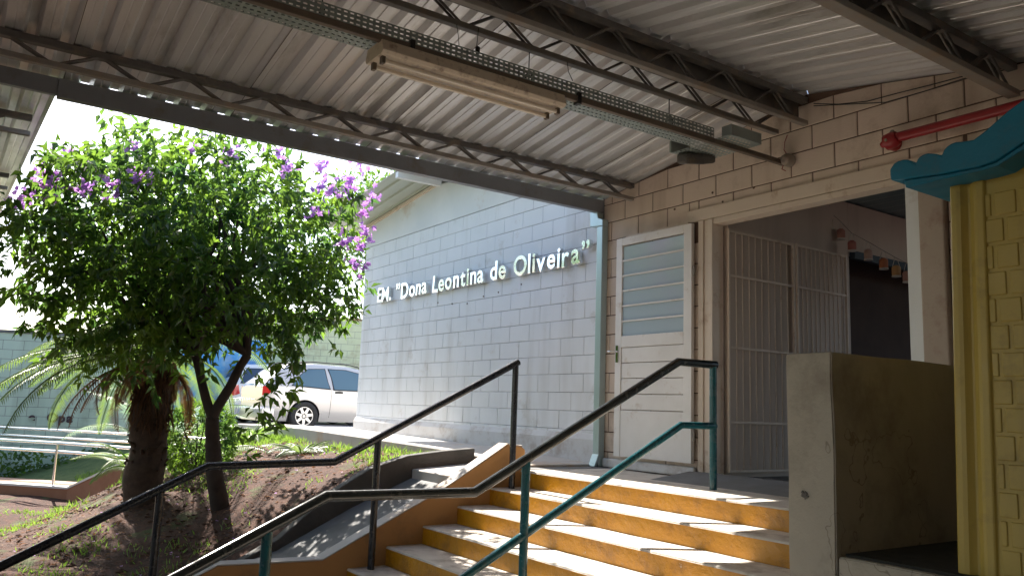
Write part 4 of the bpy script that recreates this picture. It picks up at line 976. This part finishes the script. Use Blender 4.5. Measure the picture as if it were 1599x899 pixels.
# flower clusters
fpos = [(-.75, 1.0), (-.6, .92), (-.95, .55), (-.78, .62), (-.62, .6), (-.55, .42), (-.70, .48), (-.05, .5), (-.18, .40), (-.35, .42), (.82, .55), (.88, .72), (.95, .38), (.92, .05), (.99, .2), (.97, -.12), (.70, .82), (.78, .30), (.45, 1.0), (-.28, .93), (.6, .7), (1.0, .55), (.86, .62), (-.88, .40), (-.86, .78), (-.5, .75), (.1, .95), (.76, .55), (.92, .88), (.3, .8), (.98, .05)]
vr = Vector((.569, .822, .035)); 
for (u, w_) in fpos:
    u *= .97; rem = max(.02, 1-min(u*u+w_*w_*.9, .98)); 
    c0 = CC+vr*u*1.95+Vector((0, 0, 1))*w_*RZ*.88+Vector((.816, -.559, 0))*RX*math.sqrt(rem)*.85
    if c0.x > -6.95: c0.x = -6.98
    m = MB()
    for k in range(random.randint(10, 17)+(10 if u < 0 else 0)):
        q = c0+rndunit()*random.uniform(.02, .14); f = (rndunit()+Vector((.6, -.4, .6))).normalized()
        s = f.cross(Vector((0, 0, 1))).normalized(); u2 = s.cross(f)
        m.tube([c0-TB, q-TB], [.003, .0015], 4)
        for j in range(5):
            a = 2*math.pi*j/5; dd = s*math.cos(a)+u2*math.sin(a)+f*.35; leaf(m, q-TB, dd, f, random.uniform(.034, .046), .038, .1, .1)
    m.build('flower_cluster', petal, tree)

def frond(m, m2, base, az, elev, L_, droop, nl, ll, lw, twist=0, vshape=.35):
    """arching rachis with many narrow leaflets; m leaflets, m2 rachis"""
    h = Vector((math.cos(az), math.sin(az), 0)); pts = []; p = Vector(base); e = elev; n = 16; seg = L_/n
    side = Vector((-h.y, h.x, 0))
    for i in range(n+1):
        pts.append(p.copy()); d = h*math.cos(e)+Vector((0, 0, 1))*math.sin(e); p = p+d*seg; e -= droop/n
    m2.tube(pts, [.012*(1-.8*i/n)+.002 for i in range(n+1)], 5)
    for k in range(nl):
        t = .10+.9*k/nl; f = t*n; i = min(int(f), n-1); q = pts[i].lerp(pts[i+1], f-i); d = (pts[i+1]-pts[i]).normalized(); u = side.cross(d)*-1
        u = d.cross(side); u = -u if u.z < 0 else u
        Lk = ll*(math.sin(math.pi*min(.12+t*.88, 1)**.8)**.6)*random.uniform(.85, 1.1)
        for s in (-1, 1):
            dd = (side*s+d*.55+u*(-.15+vshape*random.uniform(.2, 1)*.5)+Vector((0, 0, -.25))).normalized()
            leaf(m, q, dd, u, Lk, lw, .12, .5)
def cycad(name, label, loc, fr, mt, height=0, tr=.1, ll=.16, nl=44, lw=.016, trunk_mat=None, group=None):
    t = thing(name, label, 'palm' if height else 'plant', loc, 0, group)
    if height:
        m = MB(); n = 16; m.tube([(.02*math.sin(i*.7), .02*math.cos(i), height*i/n-.15*(i == 0)) for i in range(n+1)], [tr*(1.25-.25*i/n)+.02*random.random() for i in range(n+1)], 14)
        for i in range(170):
            a = random.random()*6.28; z = random.uniform(.05, height); rr = tr*1.08
            q = Vector((rr*math.cos(a), rr*math.sin(a), z)); o_ = Vector((math.cos(a), math.sin(a), .7)).normalized()
            m.tube([q-o_*.03, q+o_*random.uniform(.03, .07)], [.028, .012], 5)
        m.build('trunk', trunk_mat or palmbark, t)
    for (az, el, L_, dr) in fr:
        m = MB(); m2 = MB(); frond(m, m2, (0.04*math.cos(az), .04*math.sin(az), height), az, el, L_, dr, nl, ll, lw)
        n0 = len(m.v); m.add(m2.v, m2.f); m.sm[-len(m2.f):] = m2.sm
        m.build('frond', mt, t)
    return t
PB = Vector((-10.05, 1.97, -.72))
random.seed(5)
fr = []
for k in range(26):
    az = 2*math.pi*k/26+random.uniform(-.1, .1)
    if az < R(115) or az > R(350): continue
    fr.append((az, random.uniform(.25, 1.0), random.uniform(1.5, 1.95), random.uniform(1.5, 2.2)))
for az in (R(205), R(222), R(238), R(252), R(270), R(190), R(283)): fr.append((az, random.uniform(.2, .45), random.uniform(1.8, 2.1), random.uniform(1.2, 1.6)))
palm = cycad('palm_tree', 'stout shaggy palm with arching fronds in front of the green wall', PB, fr, leafB, 1.62, .165, .26, 60, .017)
# dead brown skirt of the palm
for k in range(22):
    az = random.uniform(2.0, 6.0); m = MB(); m2 = MB(); frond(m, m2, (.05*math.cos(az), .05*math.sin(az), 1.62), az, random.uniform(-.2, .35), random.uniform(.6, 1.3), random.uniform(1.2, 2.4), 34, .16, .016)
    m.add(m2.v, m2.f); m.build('dead_frond', leafY, palm)
# fibre beard below the palm head
m = MB()
for k in range(900):
    a = random.uniform(0, 6.28); r_ = random.uniform(.14, .22); z = random.uniform(1.0, 1.7); q = Vector((r_*math.cos(a), r_*math.sin(a), z)); leaf(m, q, Vector((math.cos(a)*.3, math.sin(a)*.3, -1))+rndunit()*.3, Vector((math.cos(a), math.sin(a), 0)), random.uniform(.12, .3), .014)
m.build('fibre_beard', leafF, palm)
def ring(n, e0, e1, L0, L1, d0, d1): return [(2*math.pi*k/n+random.uniform(-.2, .2), random.uniform(e0, e1), random.uniform(L0, L1), random.uniform(d0, d1)) for k in range(n)]
cycad('cycad', 'bright green sunlit cycad at the left foot of the palm', (-12.6, 2.35, -.52), ring(15, .5, 1.2, .65, .95, 1.0, 1.7), leafC, 0, ll=.15, nl=34)
cycad('cycad', 'pale blue green cycad with long fronds behind the curb at left', (-13.3, 2.75, -.35), ring(13, .9, 1.4, 1.5, 1.9, 1.2, 1.8), leafD, 0, ll=.26, nl=44)
cycad('cycad', 'dark cycad standing between the palm and the forked trunk', (-11.7, 3.0, -.38), ring(18, .5, 1.3, .8, 1.15, 1.0, 1.7), leafB, 0, ll=.17, nl=36)
cycad('cycad', 'small yellow green cycad just right of the forked trunk', (-13.2, 4.1, -.15), ring(11, .6, 1.2, .6, .85, 1.0, 1.6), leafC, 0, ll=.14, nl=30)
cycad('cycad', 'low leafy cycad under the hanging branch near the walkway', (-10.5, 3.95, -.15), ring(10, .3, .9, .4, .6, .8, 1.4), leafB, 0, ll=.12, nl=26)
# leafy bush between the trunks
bush = thing('bush', 'dense dark green bush between palm and forked trunk', 'bush', (-11.0, 2.75, -.4))
m = MB()
for k in range(420):
    d = rndunit(); p = Vector((d.x*.5, d.y*.42, .40+d.z*.45))*1.0
    for i in range(6): leaf(m, p+rndunit()*.04, (rndunit()+d*.6).normalized(), rndunit()+Vector((0, 0, 1)), random.uniform(.06, .12), .03)
m.build('foliage', leafA, bush)
m = MB()
for k in range(6): m.tube([(0, 0, -.1), (.1*math.cos(k), .1*math.sin(k), .3), (.25*math.cos(k), .25*math.sin(k), .6)], [.012, .01, .005], 6)
m.build('stem', bark, bush)
# dark creeping plants along the foot of the green wall
m = MB()
for k in range(2600):
    s_ = random.uniform(1, 10.3); q = Vector((-22.5, -6.0, -1.3))+dirv*s_+nv*random.uniform(.03, .9); hh = max(0, .55+.5*noise.noise(Vector((s_*.8, 2, 0)))); q.z += random.random()*hh
    leaf(m, q, rndunit(), rndunit()+Vector((0, 0, 1)), random.uniform(.08, .16), .07)
tag(m.build('ground_creeper', leafA), kind='stuff')
# garden weeds and grass
m = MB()
def wtuft(x, y, n, hh, sp):
    for i in range(n):
        xx = x+random.gauss(0, sp); yy = y+random.gauss(0, sp)
        if yy > 4.66 or (xx > -7.6 and yy > 1.8) or xx > -6.6: continue
        z = H(xx, yy); leaf(m, Vector((xx, yy, z-.005)), Vector((random.gauss(0, .6), random.gauss(0, .6), 1)), rndunit(), hh*random.uniform(.5, 1.3), random.uniform(.008, .016))
for k in range(420):
    x = random.uniform(-14, -6.7); y = random.uniform(.1, 4.6)
    nn = noise.noise(Vector((x*.9, y*.9, 5)))
    if nn > .05 or (y > 3.9 and random.random() < .5) or (y < 1.6 and random.random() < .5): wtuft(x, y, random.randint(8, 26), .06, .09)
for (x, y) in [(-9.5, 4.35), (-9.9, 4.4), (-9.2, 4.3), (-8.9, 4.45), (-8.2, 4.4), (-8.0, 4.3), (-10.4, 4.4), (-8.05, 3.9), (-12.4, 1.45), (-12.2, 1.4), (-11, 4.2)]: wtuft(x, y, 60, .12, .13)
tag(m.build('garden_grass', leafC), kind='stuff')
m = MB()
for k in range(9000):
    x = random.uniform(-17.5, -12.2); y = random.uniform(2.2, 4.85)
    z = H(x, y); 
    leaf(m, Vector((x, y, z-.005)), Vector((random.gauss(0, .5), random.gauss(0, .5), 1)), rndunit(), random.uniform(.05, .12), .014)
tag(m.build('lawn_grass', leafC), kind='stuff')
# leaf litter
m = MB()
for k in range(1500):
    x = random.uniform(-12.5, -6.7); y = random.uniform(.1, 4.6)
    if x > -7.6 and y > 1.9: continue
    leaf(m, Vector((x, y, H(x, y)+.012)), Vector((random.gauss(0, 1), random.gauss(0, 1), random.uniform(-.1, .25))), Vector((0, 0, 1)), random.uniform(.04, .09), .028)
tag(m.build('leaf_litter', leafY), kind='stuff')
m = MB()
def clod(x, y, r):
    z = H(x, y); base_ = [(1, 0, 0), (-1, 0, 0), (0, 1, 0), (0, -1, 0), (0, 0, 1), (0, 0, -1), (.7, .7, .3), (-.7, .7, .3), (.7, -.7, .3), (-.7, -.7, .3)]
    vs = [Vector(b_)*r*random.uniform(.6, 1.2) for b_ in base_]; vs = [Vector((v.x+x, v.y+y, v.z*.6+z+r*.1)) for v in vs]
    m.add(vs, [(4, 0, 6), (4, 6, 2), (4, 2, 7), (4, 7, 1), (4, 1, 9), (4, 9, 3), (4, 3, 8), (4, 8, 0), (5, 6, 0), (5, 2, 6), (5, 7, 2), (5, 1, 7), (5, 9, 1), (5, 3, 9), (5, 8, 3), (5, 0, 8)])
for k in range(2400):
    x = random.uniform(-13, -6.7); y = random.uniform(.1, 4.6)
    if x > -7.6 and y > 1.9: continue
    if noise.noise(Vector((x*1.6, y*1.6, 9))) < -.02: continue
    clod(x, y, random.uniform(.008, .034)*(1.6 if random.random() < .06 else 1))
tag(m.build('soil_clods', mat('earth_clod', (.07, .032, .021), .95, col2=(.12, .06, .038), nscale=3, bump=.5)), kind='stuff')
m = MB()
for k in range(60):
    x = random.uniform(-10.5, -6.8); y = random.uniform(.6, 4.4)
    if x > -7.6 and y > 1.9: continue
    leaf(m, Vector((x, y, H(x, y)+.02)), Vector((random.gauss(0, 1), random.gauss(0, 1), 0)), Vector((0, 0, 1)), .035, .03)
tag(m.build('fallen_petals', petal), kind='stuff')
# distant tree beyond the school roof
far = thing('distant_tree', 'hazy blue green tree top showing over the school roof', 'tree', (-27, 12.5, -.14))
m = MB(); m.tube([(0, 0, 0), (0, .2, 4), (.1, .3, 7)], [.3, .2, .1], 8); m.build('trunk', bark, far)
m = MB()
for k in range(900):
    d = rndunit(); rr = random.random()**.4*(1+.3*noise.noise(d*3)); p = Vector((d.x*2.2*rr, d.y*2.4*rr, 7.2+d.z*1.9*rr))
    for i in range(4): leaf(m, p+rndunit()*.2, rndunit(), rndunit()+Vector((0, 0, 1)), random.uniform(.2, .35), .1)
m.build('crown', leafA, far)
for loc_, lab_ in (((-24, -10, -5.2), 'added unseen tree reflecting dark in the letters, behind the far canopy'), ((-25.5, -7.2, -5.6), 'second added unseen tree reflecting dark in the letters')):
    c_ = copy_tree(far); c_.location = loc_; c_['label'] = lab_; c_.scale = (1.7, 1.7, 1.3)  # unseen trees added only to reflect dark in the metal letters
